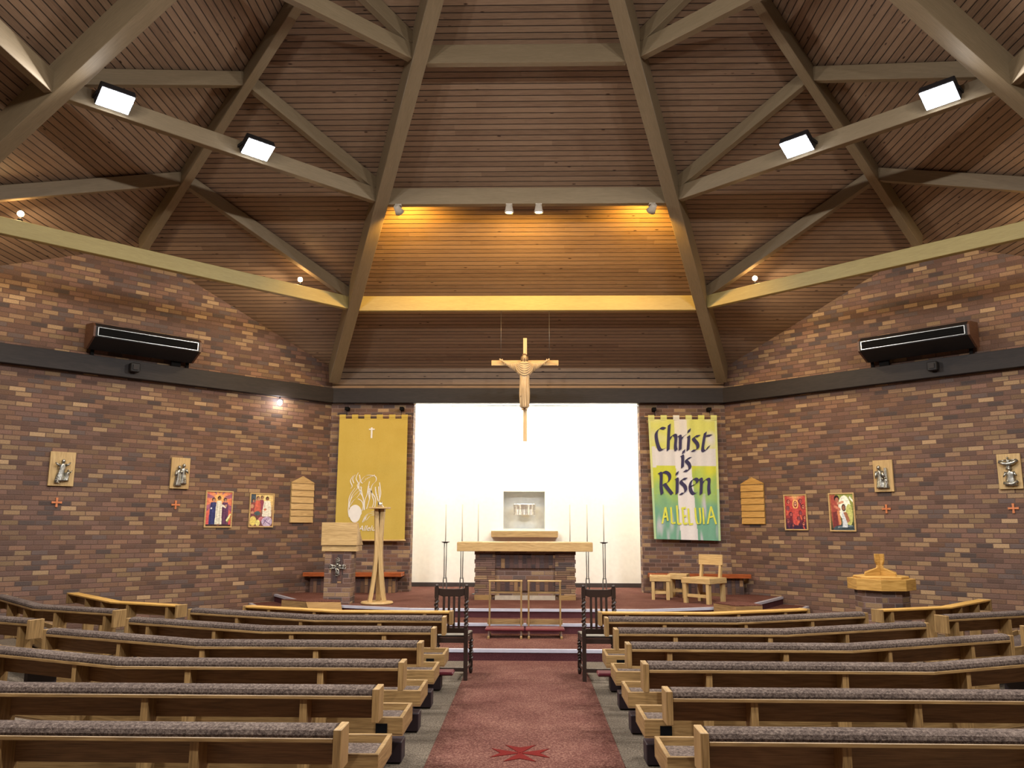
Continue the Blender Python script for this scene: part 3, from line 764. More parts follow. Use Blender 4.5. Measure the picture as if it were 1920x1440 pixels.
P1 = person_s(0.28, 0.82, 0.95, (52, 60, 120), 0.14, 0.04, robe2=(30, 36, 84)) + person_s(0.74, 0.82, 0.95, (104, 58, 96), 0.14, 0.04, SK1, (70, 36, 66)) + person_s(0.5, 0.87, 1.0, (226, 222, 200), 0.12, 0.04, SK2, (190, 186, 160)) + [
    ('l', 0.6, 0.62, 0.76, 0.56, 0.03, (232, 226, 206)), ('e', 0.78, 0.6, 0.045, 0.04, SK1), ('l', 0.84, 0.18, 0.97, 0.34, 0.03, (232, 240, 160)), ('l', 0.86, 0.13, 0.98, 0.24, 0.016, (150, 170, 40)),
    ('p', [(0, 0), (1, 0), (1, 0.05), (0, 0.06)], (70, 48, 44)), ('e', 0.5, 0.05, 0.06, 0.02, SK2), ('e', 0.2, 0.52, 0.03, 0.03, (220, 226, 240))]
P2 = [('p', [(0, 0.55), (0.2, 0.6), (0.22, 1), (0, 1)], (70, 88, 104))] + person_s(0.12, 0.84, 0.8, (150, 66, 66), 0.12, 0.4) + person_s(0.5, 0.94, 0.9, (150, 60, 84), 0.12, 0.5) + person_s(0.32, 0.92, 0.95, (216, 92, 62), 0.13, 0.42) + [
    ('e', 0.74, 0.83, 0.17, 0.15, (244, 220, 130))] + person_s(0.74, 0.92, 1.0, (236, 232, 212), 0.18, 0.3, SK2, (206, 202, 180)) + [
    ('e', 0.32, 0.4, 0.13, 0.07, (72, 96, 100)), ('e', 0.08, 0.62, 0.07, 0.06, SK1), ('e', 0.1, 0.42, 0.07, 0.05, SK1), ('p', [(0.1, 0.4), (0.3, 0.2), (0.22, 0.12), (0.06, 0.3)], (128, 56, 84)),
    ('e', 0.14, 0.16, 0.15, 0.15, (226, 206, 84)), ('e', 0.36, 0.1, 0.10, 0.10, (222, 214, 110)), ('e', 0.5, 0.22, 0.12, 0.07, (204, 110, 120)), ('e', 0.76, 0.14, 0.24, 0.16, (190, 170, 206)),
    ('l', 0.6, 0.05, 0.75, 0.24, 0.012, (96, 60, 110)), ('l', 0.72, 0.04, 0.9, 0.22, 0.012, (222, 210, 232)), ('l', 0.62, 0.2, 0.9, 0.06, 0.012, (96, 66, 130)), ('e', 0.66, 0.52, 0.06, 0.035, (214, 120, 80))]
P3 = [('e', 0.5, 0.74, 0.14, 0.15, (250, 190, 90)), ('p', [(0.38, 0.62), (0.62, 0.62), (0.68, 0.2), (0.56, 0.12), (0.44, 0.12), (0.34, 0.2)], (206, 62, 52)), ('e', 0.5, 0.74, 0.09, 0.1, (150, 40, 44)), ('e', 0.5, 0.75, 0.055, 0.065, (214, 150, 120)), ('l', 0.46, 0.76, 0.54, 0.76, 0.007, HR)]
for q, (x, y, s) in enumerate(((0.16, 0.82, 1), (0.74, 0.83, 1), (0.12, 0.62, 1.1), (0.86, 0.66, 1.1), (0.26, 0.44, 1), (0.72, 0.48, 1), (0.9, 0.34, .9), (0.1, 0.24, 1), (0.62, 0.32, .9), (0.84, 0.16, .9), (0.34, 0.12, .8))):
    P3 += [('e', x, y, 0.085*s, 0.075*s, ((92, 30, 40), (60, 34, 60), (120, 40, 36))[q % 3]), ('e', x+0.01, y-0.005, 0.055*s, 0.055*s, ((206, 110, 84), (184, 84, 76), (150, 70, 90))[q % 3]), ('l', x-0.03, y+0.01, x+0.04, y+0.008, 0.007, (50, 20, 26)), ('l', x, y-0.09, x+(0.05 if q % 2 else -0.05), y-0.18, 0.03, ((190, 50, 44), (110, 36, 60), (220, 90, 50))[q % 3])]
P4 = [('e', 0.62, 0.62, 0.26, 0.34, (240, 244, 224)), ('e', 0.8, 0.42, 0.15, 0.3, (196, 200, 96))] + [('p', [(0.05, 0.95), (0.2, 1), (0.34, 0.7), (0.4, 0.5), (0.42, 0.1), (0.1, 0.0), (0.04, 0.4)], (170, 66, 50)), ('p', [(0.1, 0.5), (0.28, 0.52), (0.32, 0.05), (0.1, 0.02)], (124, 48, 50)),
    ('e', 0.3, 0.88, 0.11, 0.09, (40, 26, 26)), ('e', 0.31, 0.84, 0.075, 0.07, (176, 100, 74)), ('l', 0.34, 0.74, 0.56, 0.78, 0.035, (214, 150, 110)), ('l', 0.2, 0.66, 0.4, 0.58, 0.04, (206, 120, 84)), ('l', 0.34, 0.5, 0.4, 0.2, 0.05, (214, 130, 70)),
    ('e', 0.58, 0.62, 0.09, 0.1, (52, 34, 30)), ('e', 0.58, 0.62, 0.06, 0.07, (164, 104, 76)), ('p', [(0.5, 0.5), (0.7, 0.5), (0.82, 0.26), (0.72, 0.2), (0.6, 0.2)], (170, 104, 68)), ('p', [(0.48, 0.54), (0.56, 0.48), (0.7, 0.2), (0.7, 0.08), (0.5, 0.08)], (206, 216, 226)),
    ('e', 0.6, 0.04, 0.5, 0.11, (62, 82, 92)), ('l', 0.3, 0.08, 0.9, 0.12, 0.012, (130, 150, 160)), ('l', 0.45, 0.03, 0.95, 0.05, 0.010, (30, 44, 54)), ('p', [(0.5, 0.08), (0.7, 0.08), (0.7, 0.2), (0.5, 0.2)], (206, 216, 226)), ('l', 0.86, 0.9, 0.98, 0.8, 0.03, (238, 240, 220))]
BG1 = sunburst(0.5, 0.8, (252, 216, 80), (244, 150, 70), (214, 70, 70), 9, (120, 70, 150))
BG2 = lambda u, v: lerp3((120, 70, 70), (232, 196, 110), (v-0.3)*1.6 + (u-0.5)*0.7)
BG3 = lambda u, v: lerp3(lerp3((44, 34, 70), (196, 52, 44), v*2.0), (252, 228, 120), max(0, (v-0.72)*3.2 - abs(u-0.5)*1.6))
BG4 = lambda u, v: lerp3(lerp3((50, 62, 52), (150, 160, 60), v*1.3), (204, 90, 40), max(0, 1-u*2.6)*v)
def picture(W, xw, zc_, label, bg, shapes, wd=0.50, ht=0.64):
    u = (abs(xw) - A)/S2; c, r, o = panel_axes(W, u, zc_)
    t = thing('framed_picture', c, label, 'picture', 'coloured pictures on the brick walls')
    f = 0.022; mb = MB()
    for x0, x1, z0, z1 in ((-wd/2, wd/2, -ht/2, -ht/2+f), (-wd/2, wd/2, ht/2-f, ht/2), (-wd/2, -wd/2+f, -ht/2+f, ht/2-f), (wd/2-f, wd/2, -ht/2+f, ht/2-f)):
        mb.prism([c + r*a + Vector((0,0,b)) + o*0.006 for a, b in ((x0,z0), (x1,z0), (x1,z1), (x0,z1))], o*0.028)
    mb.build('picture_frame', 'oak_p', t, world=True)
    a, b = wd/2-f, ht/2-f
    paint_grid('print', 'print', lambda uu, vv: c + r*(-a+2*a*uu) + Vector((0,0,-b+2*b*vv)) + o*0.022, 76, 98, shape_fn(bg, shapes), t, thick=0.012)
picture(WL, -5.445, 1.93, 'framed picture of three robed figures, the left one in blue', BG1, P1)
picture(WL, -4.875, 1.925, 'framed picture of a white-robed figure beside a crowd, next to hymn board', BG2, P2, 0.48, 0.62)
picture(WR, 4.87, 1.915, 'framed picture of a fiery red crowd, nearest the right hymn board', BG3, P3, 0.44, 0.64)
picture(WR, 5.47, 1.91, 'framed picture of a baptism in green and orange light, right wall', BG4, P4, 0.455, 0.66)

def hymn_board(W, xw, label, mat, matv):
    u = (abs(xw) - A)/S2; c, r, o = panel_axes(W, u, 2.14)
    t = thing('hymn_board', c, label, 'hymn board', 'gabled wooden hymn boards')
    P = lambda a, b, d: c + r*a + Vector((0,0,b)) + o*d
    MB().prism([P(a, b, 0.006) for a, b in ((-0.24,-0.44), (0.24,-0.44), (0.24,0.32), (0.0,0.44), (-0.24,0.32))], o*0.022).build('backboard', matv, t, world=True)
    for i in range(6):
        z0 = -0.435 + i*0.122
        MB().prism([P(-0.237, z0, 0.028), P(-0.237, z0, 0.052), P(-0.237, z0+0.014, 0.052), P(-0.237, z0+0.112, 0.036), P(-0.237, z0+0.112, 0.028)], r*0.474).build('slat', mat, t, world=True)
    MB().prism([P(a, b, 0.028) for a, b in ((-0.237, 0.305), (0.237, 0.305), (0.237, 0.32), (0, 0.437), (-0.237, 0.32))], o*0.014).build('gable_piece', mat, t, world=True)
hymn_board(WL, -4.30, 'pale wooden hymn board with pointed top, left of the yellow banner', 'oak_p', 'oak_pv')
hymn_board(WR, 4.275, 'golden wooden hymn board with pointed top, right of the lettered banner', 'oak_g', 'oak_v')

# ================================================================ BANNERS
def nib(mb, pts, P, wid, ang, d, smoothn=5, thick=0.0012):
    """broad-pen stroke: pts in banner drawing units, swept by a slanted nib"""
    if smoothn and len(pts) > 2:
        q = []
        for i in range(len(pts)-1):
            p0 = pts[max(i-1, 0)]; p1 = pts[i]; p2 = pts[i+1]; p3 = pts[min(i+2, len(pts)-1)]
            for k in range(smoothn):
                t = k/smoothn
                q.append(tuple(0.5*((2*p1[a]) + (-p0[a]+p2[a])*t + (2*p0[a]-5*p1[a]+4*p2[a]-p3[a])*t*t + (-p0[a]+3*p1[a]-3*p2[a]+p3[a])*t**3) for a in (0, 1)))
        q.append(pts[-1]); pts = q
    dx, dy = wid/2*math.cos(ang), -wid/2*math.sin(ang)
    L_ = [(x-dx, y-dy) for x, y in pts]; R2 = [(x+dx, y+dy) for x, y in pts]
    n = len(pts); vs = [P(x, y, d) for x, y in L_] + [P(x, y, d) for x, y in R2] + [P(x, y, d+thick) for x, y in L_] + [P(x, y, d+thick) for x, y in R2]
    fs = []
    for i in range(n-1):
        fs += [(i, i+1, n+i+1, n+i), (2*n+i, 3*n+i, 3*n+i+1, 2*n+i+1), (i, 2*n+i, 2*n+i+1, i+1), (n+i, n+i+1, 3*n+i+1, 3*n+i)]
    fs += [(0, n, 3*n, 2*n), (n-1, 3*n-1, 4*n-1, 2*n-1)]
    mb.add(vs, fs)

def banner(name, x0, x1, z1, z0, bx0, bx1, label, fn, mat, nx, nz, hw, bot=None):
    yb = FY - 0.16
    t = thing('wall_banner', ((x0+x1)/2, yb, z1), label, 'banner', 'cloth banners either side of the altar recess')
    W_ = x1 - x0
    def P(u, v, d=0.0):
        bx = (bx0 + (bx1-bx0)*u) if bot else (x0 + W_*u)
        x = bx*(1-v) + (x0 + W_*u)*v
        wave = hw*math.sin(u*23 + v*1.5)*(1-0.55*v) + hw*0.7*math.sin(u*41+2)
        return Vector((x, yb - wave - d, z0 + (z1-0.075-z0)*v - (0.03*u if bot else 0.0)*(1-v)))
    if fn: paint_grid('cloth', mat, P, nx, nz, fn, t, thick=0.004)
    else: paint_grid('cloth', mat, P, nx, nz, lambda u, v: (0, 0, 0), t, thick=0.004)
    tw = W_/11.0
    for i in range(6):
        a = x0 + i*2*tw
        mb = MB(); mb.loft([[Vector((xx, yb + 0.014*math.cos(q*PI/6 + PI/2) - 0.002, z1 - 0.03 + (0.036*math.sin(q*PI/6+PI/2) if 0 <= q <= 12 else 0))) for q in range(12)] for xx in (a, a+tw)], smooth=False)
        mb.box(a, a+tw, yb-0.006, yb+0.002, z1-0.085, z1-0.03)
        if fn:
            cc = [fn(min(0.99, (i*2+0.5)/11), 0.99)]*len(mb.v); mb.build('tab', mat, t, world=True, cols=cc)
        else: mb.build('tab', mat, t, world=True)
    MB().tube([(x0-0.07, yb, z1-0.02), (x1+0.07, yb, z1-0.02)], 0.013).build('hanging_rod', 'oak_p', t, world=True)
    for xx in (x0+0.13, x1-0.13):
        MB().box(xx-0.035, xx+0.035, yb-0.01, FY, z1+0.10, z1+0.16).tube([(xx, yb+0.02, z1+0.11), (xx, yb, z1-0.02)], 0.004, 5).build('hook', 'black', t, world=True)
    return t, P
# left: yellow felt banner
X0, X1, Z1, Z0 = -3.69, -2.345, 3.80, 1.385
tL, PL_ = banner('b', X0, X1, Z1, Z0, X0, X1, 'yellow felt banner with white cross, flames and the word Alleluia', None, 'yellow', 60, 60, 0.0018)
def PW(X, Y, d): return Vector((-3.70 + (X-211)/5.333*0.01044, FY - 0.166 - d, 3.79 - (Y-330)/5.333*0.01044))
mb = MB(); nib(mb, [(545, 452), (545, 560)], PW, 17, 0.0, 0.0, 0); mb.build('white_cross_upright', 'whitefelt', tL, world=True)
mb = MB(); mb.prism([PW(517, 465, 0.002), PW(575, 465, 0.002), PW(575, 478, 0.002), PW(517, 478, 0.002)], (0, -0.003, 0)); mb.build('white_cross_bar', 'whitefelt', tL, world=True)
STR = [[(425,905),(405,960),(430,1010),(440,1060)], [(375,935),(350,985),(370,1035),(358,1060)], [(395,925),(372,965),(385,1010)], [(437,925),(447,985),(420,1030),(452,1095),(420,1150)],
 [(470,1010),(455,985),(500,935),(560,930),(600,945),(605,985),(570,1025),(560,1085),(605,1160),(600,1250)], [(480,1000),(520,965),(590,930)], [(465,1050),(455,1100),(485,1160),(495,1270)],
 [(455,1040),(470,1110),(490,1185)], [(530,1035),(520,1120),(500,1180),(500,1270)], [(545,1060),(548,1150),(520,1260)], [(540,990),(530,1070),(545,1160)], [(640,1000),(650,1060),(655,1120),(640,1190)], [(632,1040),(640,1110),(648,1170)],
 [(600,1045),(605,1100),(632,1180)], [(350,1200),(375,1120),(420,1060),(445,1000)], [(345,1235),(365,1160),(410,1110),(440,1080)], [(355,1230),(390,1175),(430,1150)], [(352,1250),(342,1180),(356,1120),(398,1055)],
 [(430,1160),(470,1185),(485,1230),(475,1280)], [(560,1080),(575,1140),(590,1190),(575,1250)], [(485,1390),(510,1330),(560,1290),(610,1280)], [(500,1365),(540,1310),(600,1300)], [(520,1372),(560,1325),(600,1318)], [(470,1400),(500,1380),(520,1340)],
 [(670,1220),(690,1250),(680,1310)], [(342,1200),(340,1280),(352,1340)]]
mb = MB()
for i, s_ in enumerate(STR): nib(mb, s_, PW, 9, 0.5, 0.0008*(i % 3))
mb.build('flame_lines', 'whitefelt', tL, world=True)
mb = MB()
for k in range(8): nib(mb, [(533+k*1.5, 1035+k*17), (541+k*1.5, 1045+k*17)], PW, 6, 0.3, 0.001, 0); nib(mb, [(597+k*4, 1045+k*18), (606+k*4, 1053+k*18)], PW, 6, 0.3, 0.001, 0)
for k in range(6): nib(mb, [(497+k*17, 975-k*8), (503+k*17, 962-k*8)], PW, 6, 0.3, 0.002, 0)
mb.build('flame_lettering', 'whitefelt', tL, world=True)
mb = MB(); c5 = [(408 + 66*math.cos(a)*(1.0 if math.sin(a) > -0.2 else 0.86), 1306 - 86*math.sin(a)) for a in [i*2*PI/28 for i in range(28)]]
mb.prism([PW(x, y, 0.001) for x, y in c5], (0, -0.003, 0)); mb.build('white_egg_shape', 'whitefelt', tL, world=True)
MB().tube([(X0-0.01, FY-0.17, Z0-0.01), (X1+0.02, FY-0.17, Z0-0.01)], 0.016).build('bottom_rod', 'oak_p', tL, world=True)
def text_obj(name, body, loc, size, mat, parent, shear=0.0, ext=0.0015, rot=(PI/2, 0, 0), sx=1.0):
    cu = bpy.data.curves.new(name, 'FONT'); cu.body = body; cu.size = size; cu.extrude = ext; cu.shear = shear; cu.resolution_u = 3
    o = bpy.data.objects.new(name, cu); COL.objects.link(o); bpy.context.view_layer.update()
    dg = bpy.context.evaluated_depsgraph_get(); me = bpy.data.meshes.new_from_object(o.evaluated_get(dg)); bpy.data.objects.remove(o)
    me.materials.clear(); me.materials.append(M[mat]); n = bpy.data.objects.new(name, me); COL.objects.link(n)
    n.rotation_euler = rot; n.scale = (sx, 1, 1); n.parent = parent; n.location = Vector(loc) - parent.location
    return n
text_obj('alleluia_lettering', 'Alleluia', (-3.235, FY-0.170, 1.555), 0.145, 'whitefelt', tL, shear=0.3, sx=0.95)

# right: painted cloth banner
def fnR(u, v):
    X, Y = 1150 + 590*u, 1340 - 1050*v
    n = noise.noise(Vector((u*5, v*7, 9.0))); n2 = noise.noise(Vector((u*16, v*5, 2.0)))
    yel, wht, grn, teal, lil = (208, 210, 112), (214, 212, 212), (150, 186, 110), (112, 164, 140), (192, 190, 200)
    if Y < 540 + 25*math.sin(u*3): c = lerp3(yel, wht, n*1.2 + 0.25)
    elif Y < 700: c = wht
    elif Y < 950: c = lerp3((202, 206, 70), grn, (Y-760)/220 + n*0.8 + (0.25 if u > 0.55 else -0.1))
    else: c = lerp3(grn, teal, (Y-960)/120 + n*0.9)
    if Y > 940: c = lerp3(c, lil, max(0, n2*1.8 - 0.1))
    if 1370 < X < 1480 and Y < 560: c = lerp3(c, (220, 216, 216), 0.85)
    if 1365 + (Y-560)*0.03 < X < 1495 + (Y-560)*0.06 and Y >= 560: c = (222, 219, 220)
    if X < 1200 and 530 < Y < 720: c = (216, 214, 210)
    if u < 0.03 or u > 0.97: c = (206, 212, 140) if Y < 900 else (176, 206, 160)
    k = 1 + 0.05*noise.noise(Vector((u*60, v*60, 0)))
    return tuple(q*k for q in lin(c))
tR, PR_ = banner('b', 2.365, 3.70, 3.79, 1.42, 2.42, 3.68, 'painted green and white banner reading Christ is Risen Alleluia', fnR, 'paint', 110, 180, 0.006, bot=True)
def PR2(X, Y, d):
    u, v = (X-1150)/590, (1340-Y)/1050
    x = (2.42 + (3.68-2.42)*u)*(1-v) + (2.365 + 1.335*u)*v
    return Vector((x, FY - 0.174 - d, 1.42 + (3.715-1.42)*v*1.035))
WORDS = {
 'word_christ': [[(1288,408),(1250,402),(1215,440),(1212,500),(1228,570),(1248,592),(1288,572)], [(1328,372),(1318,470),(1308,594)], [(1314,520),(1345,470),(1372,462),(1380,490),(1372,560),(1378,594)],
   [(1402,470),(1418,480),(1412,590)], [(1414,520),(1440,478),(1466,462)], [(1478,478),(1492,482),(1480,594)], [(1500,412),(1492,440)], [(1582,470),(1545,474),(1532,496),(1562,536),(1566,572),(1545,594),(1516,596)],
   [(1636,440),(1618,520),(1608,590),(1632,596),(1664,556)], [(1604,492),(1640,470),(1684,466)]],
 'word_is': [[(1420,640),(1432,650),(1426,740)], [(1446,592),(1438,620)], [(1500,660),(1472,664),(1462,684),(1484,712),(1490,744),(1474,766),(1442,768)]],
 'word_risen': [[(1220,786),(1238,800),(1232,900),(1238,966)], [(1226,796),(1270,778),(1306,800),(1310,840),(1286,872),(1250,884)], [(1262,880),(1290,920),(1326,966)], [(1362,836),(1376,846),(1368,962)], [(1380,778),(1374,802)],
   [(1456,836),(1420,840),(1408,866),(1440,900),(1446,936),(1424,960),(1398,962)], [(1490,900),(1530,884),(1552,856),(1536,836),(1506,846),(1486,890),(1492,940),(1516,964),(1546,950)],
   [(1570,836),(1586,848),(1578,966)], [(1584,890),(1612,850),(1640,836),(1654,850),(1648,910),(1652,968)]]}
for nm, st in WORDS.items():
    mb = MB()
    for i, s_ in enumerate(st): nib(mb, s_, PR2, 33, 0.62, 0.0009*(i % 4), 6)
    mb.build(nm, 'navy', tR, world=True)
mb = MB()
for i, s_ in enumerate([[(1228,1212),(1262,1075)], [(1262,1075),(1278,1190)], [(1240,1160),(1275,1150)], [(1310,1075),(1312,1210)], [(1312,1210),(1345,1205)], [(1362,1060),(1366,1215)], [(1366,1215),(1396,1212)], [(1402,1085),(1440,1080)], [(1412,1085),(1416,1212)], [(1414,1150),(1442,1148)], [(1416,1214),(1450,1210)],
   [(1462,1085),(1466,1215)], [(1466,1218),(1500,1214)], [(1522,1080),(1530,1190),(1550,1216),(1566,1190),(1562,1080)], [(1590,1078),(1594,1216)], [(1628,1214),(1662,1068)], [(1662,1068),(1702,1216)], [(1640,1160),(1686,1150)]]):
    nib(mb, s_, PR2, 16, 0.15 if abs(s_[0][1]-s_[1][1]) > 30 else 1.5, 0.0009*(i % 3), 4 if len(s_) > 2 else 0)
mb.build('word_alleluia', 'yletter', tR, world=True)

# ================================================================ CRUCIFIX
cx0, cyy, cz0 = -0.03, 13.86, 4.485
t = thing('crucifix', (cx0, cyy, cz0), 'hanging pale wooden cross with robed risen Christ figure, arms outstretched', 'crucifix')
K = 0.001672
def XC(x, y, d=0.0): return Vector((cx0 + (x-583)*K, cyy - d, cz0 + (590-y)*K))
MB().box(XC(563, 0).x, XC(603, 0).x, cyy-0.02, cyy+0.02, 3.10, XC(0, 322).z).build('upright', 'limewood', t, world=True, bevel=0.003)
MB().box(XC(228, 0).x, XC(563, 0).x, cyy-0.018, cyy+0.018, XC(0, 617).z, XC(0, 562).z).box(XC(603, 0).x, XC(935, 0).x, cyy-0.018, cyy+0.018, XC(0, 617).z, XC(0, 562).z).build('crossbar', 'oak_p', t, world=True, bevel=0.003)
for x in (327, 840):
    MB().tube([XC(x, 562), (XC(x, 0).x, cyy, 5.45)], 0.0035, 6).build('hanging_wire', 'wire', t, world=True)
# body: one skinned surface
def skin_body(name, mat, parent, pts, edges, rad, root=0, sub=1):
    me = bpy.data.meshes.new(name); off = parent.location
    me.from_pydata([tuple(Vector(p)-off) for p in pts], edges, []); me.materials.append(M[mat])
    o = bpy.data.objects.new(name, me); COL.objects.link(o); o.parent = parent
    sk = o.modifiers.new('skin', 'SKIN'); sk.use_smooth_shade = True
    for i, r in enumerate(rad):
        r = r if isinstance(r, tuple) else (r, r); me.skin_vertices[0].data[i].radius = r
        me.skin_vertices[0].data[i].use_root = (i == root)
    s = o.modifiers.new('sub', 'SUBSURF'); s.levels = sub; s.render_levels = sub
    return o
D = 0.065
pts = [XC(577, 800, D), XC(577, 720, D), XC(577, 640, D), XC(577, 600, D), XC(577, 582, D), XC(577, 560, D+0.005), XC(577, 535, D+0.008), XC(577, 512, D)]
rad = [0.075, 0.07, 0.095, 0.06, 0.028, 0.042, 0.048, 0.035]
edges = [(i, i+1) for i in range(7)]
for s in (-1, 1):
    b = len(pts); sx = lambda x: 577 + s*x
    pts += [XC(sx(60), 612, D), XC(sx(130), 612, D-0.005), XC(sx(185), 596, D-0.01), XC(sx(212), 588, D-0.01), XC(sx(232), 574, D-0.008)]
    rad += [0.045, 0.034, 0.026, 0.018, (0.022, 0.014)]
    edges += [(3, b), (b, b+1), (b+1, b+2), (b+2, b+3), (b+3, b+4)]
    for (fx, fy, ln) in ((264, 550, 1), (268, 558, 1), (264, 567, 1), (254, 574, 1), (232, 553, 1)):
        q = len(pts); pts += [XC(sx((232*0.45+fx*0.55)), 574*0.45+fy*0.55-2, D+0.006), XC(sx(fx), fy, D)]
        rad += [0.0085, 0.0065]; edges += [(b+4, q), (q, q+1)]
    b = len(pts); pts += [XC(sx(22), 900, D), XC(sx(22), 1040, D), XC(sx(20), 1075, D), XC(sx(22), 1100, D+0.03)]
    rad += [0.055, 0.035, 0.024, (0.02, 0.014)]; edges += [(0, b), (b, b+1), (b+1, b+2), (b+2, b+3)]
fig = skin_body('carved_figure', 'cream', t, pts, edges, rad)
# robe: skirt with pleats
rings = []
for i in range(22):
    f = i/21; y = 1072 - f*352; hw_ = (42 + 14*f + 6*math.sin(f*5))*K; dp = 0.055 + 0.01*f; ring = []
    for k in range(48):
        a = 2*PI*k/48; fr = 1 + (0.085 - 0.04*f)*math.sin(9*a + 1.5*math.sin(f*3)) + 0.03*math.sin(17*a)
        ring.append(XC(577, y) + Vector((hw_*fr*math.cos(a), -D + dp*fr*math.sin(a), 0)))
    rings.append(ring)
rb = MB().loft(rings)
# upper robe / cape
rings = []
for i in range(12):
    f = i/11; y = 728 - f*138; hw_ = (56 + 52*math.sin(min(1, f*1.15)*PI*0.62) - 60*max(0, f-0.72)*3.0)*K; ring = []
    for k in range(32):
        a = 2*PI*k/32; ring.append(XC(577, y) + Vector((hw_*math.cos(a), -D + 0.062*math.sin(a), 0)))
    rings.append(ring)
rb.loft(rings)
for j in range(6):   # swag folds
    yy = 604 + j*21; w0 = 62 + j*9; pp = []
    for q in range(13):
        s = -1 + q/6.0; pp.append(XC(577 + s*w0, 592 + j*4 + (yy-592)*(1-s*s)*1.0 + 6, D + 0.062 + 0.010*(1-s*s)))
    rb.tube(pp, [0.005 + 0.0055*(1-abs(-1+q/6.0)) for q in range(13)], 7)
for s in (-1, 1):   # draped sleeves
    for side_ in (0,):
        top = [(60, 600), (110, 604), (150, 600), (190, 594), (208, 590)]; low = [(88, 700), (118, 668), (150, 652), (186, 624), (208, 602)]
        rings = []
        for (a1, b1), (a2, b2) in zip(top, low):
            ring = []
            for k in range(14):
                q = 2*PI*k/14; mx, my = (a1+a2)/2, (b1+b2)/2
                hx, hy = (a2-a1)/2, (b2-b1)/2
                ring.append(XC(577 + s*(mx + hx*math.cos(q)), my + hy*math.cos(q) - (4 if math.cos(q) < 0 else 0), D - 0.005 + 0.036*math.sin(q)*(1-0.3*(a1-60)/150)))
            rings.append(ring)
        rb.loft(rings)
        for j in range(7):
            a0 = 76 + j*20; rb.tube([XC(577+s*(a0+16), 598, D+0.026), XC(577+s*(a0+8), 630 - j*2, D+0.036), XC(577+s*(a0-2+j*0.5), 690 - j*13, D+0.022)], [0.004, 0.0055, 0.003], 6)
for j in range(5):
    rb.tube([XC(545+j*16, 740, D+0.055), XC(548+j*13, 880, D+0.062), XC(545+j*15, 1060, D+0.052)], [0.004, 0.006, 0.005], 6)
rb.tube([XC(538, 740, D+0.05), XC(555, 850, D+0.06), XC(548, 930, D+0.05), XC(536, 960, D+0.04)], 0.006, 6)
rb.build('robe', 'cream', fig, world=False)
o = fig.children[0]; 
for v in o.data.vertices: v.co -= t.location
hb = MB()
hb.ball(XC(577, 520, D-0.012), (0.047, 0.045, 0.044)); hb.tube([XC(549, 528, D), XC(546, 560, D), XC(553, 584, D)], [0.016, 0.018, 0.008]); hb.tube([XC(605, 528, D), XC(608, 560, D), XC(601, 584, D)], [0.016, 0.018, 0.008])
hb.tube([XC(566, 566, D+0.038), XC(577, 584, D+0.036), XC(588, 566, D+0.038)], [0.008, 0.013, 0.008])
hb.build('hair_and_beard', 'hair', fig)
fc = MB(); fc.tube([XC(577, 538, D+0.05), XC(577, 556, D+0.06)], [0.004, 0.008], 6); fc.ball(XC(577, 545, D+0.008), (0.034, 0.046, 0.044))
fc.build('face', 'cream', fig)
ey = MB(); ey.ball(XC(568, 542, D+0.046), (0.006, 0.004, 0.0035), 8, 5); ey.ball(XC(586, 542, D+0.046), (0.006, 0.004, 0.0035), 8, 5); ey.tube([XC(570, 566, D+0.050), XC(584, 566, D+0.050)], 0.0028, 6)
ey.build('eyes_and_mouth', 'hair', fig)
for c_ in fig.children:
    if c_.name.split('.')[0] in ('hair_and_beard', 'face', 'eyes_and_mouth'):
        for v in c_.data.vertices: v.co -= t.location

# ================================================================ RECESS: tabernacle, shelf, candlesticks
t = thing('tabernacle', (-0.06, RB, 2.0), 'round silver fluted tabernacle box in the grey wall niche', 'tabernacle')
rings = []
for z, e in ((1.885, 0.0), (1.89, 0.008), (2.0, 0.0), (2.105, 0.008), (2.115, 0.0)):
    rings.append([Vector((-0.06 + (0.215+e+0.012*math.sin(9*a)+0.006*math.sin(23*a))*math.cos(a), RB+0.1 - (0.16+e+0.012*math.sin(11*a))*math.sin(a), z)) for a in [2*PI*k/72 for k in range(72)]])
MB().loft(rings, smooth=False).build('drum', 'bright', t, world=True)
MB().box(-0.11, 0.05, RB+0.14, RB+0.40, 1.84, 1.885).build('bracket', 'niche', t, world=True)
MB().box(-0.50, 0.37, RB+0.2, RB+0.398, 1.56, 1.60).build('niche_base', 'niche', t, world=True)
sh = B(-0.745, 0.635, RB-0.26, RB, 1.425, 1.555).build('credence_shelf', 'oak_p', bevel=0.004); tag(sh, 'thick pale wooden shelf on the recess wall under the silver tabernacle', 'shelf')
sb_ = B(2.195, 2.23, RB-0.02, RB, 2.2, 2.3)
CSX = [-1.52, -1.21, -0.91, 0.80, 1.12, 1.43]
lbl = ['far left, standing clear of the altar', 'second from left, behind the altar corner', 'third from left, its stand hidden by the altar', 'third from right, its stand hidden by the altar', 'second from right, behind the altar corner', 'far right, standing clear of the altar']
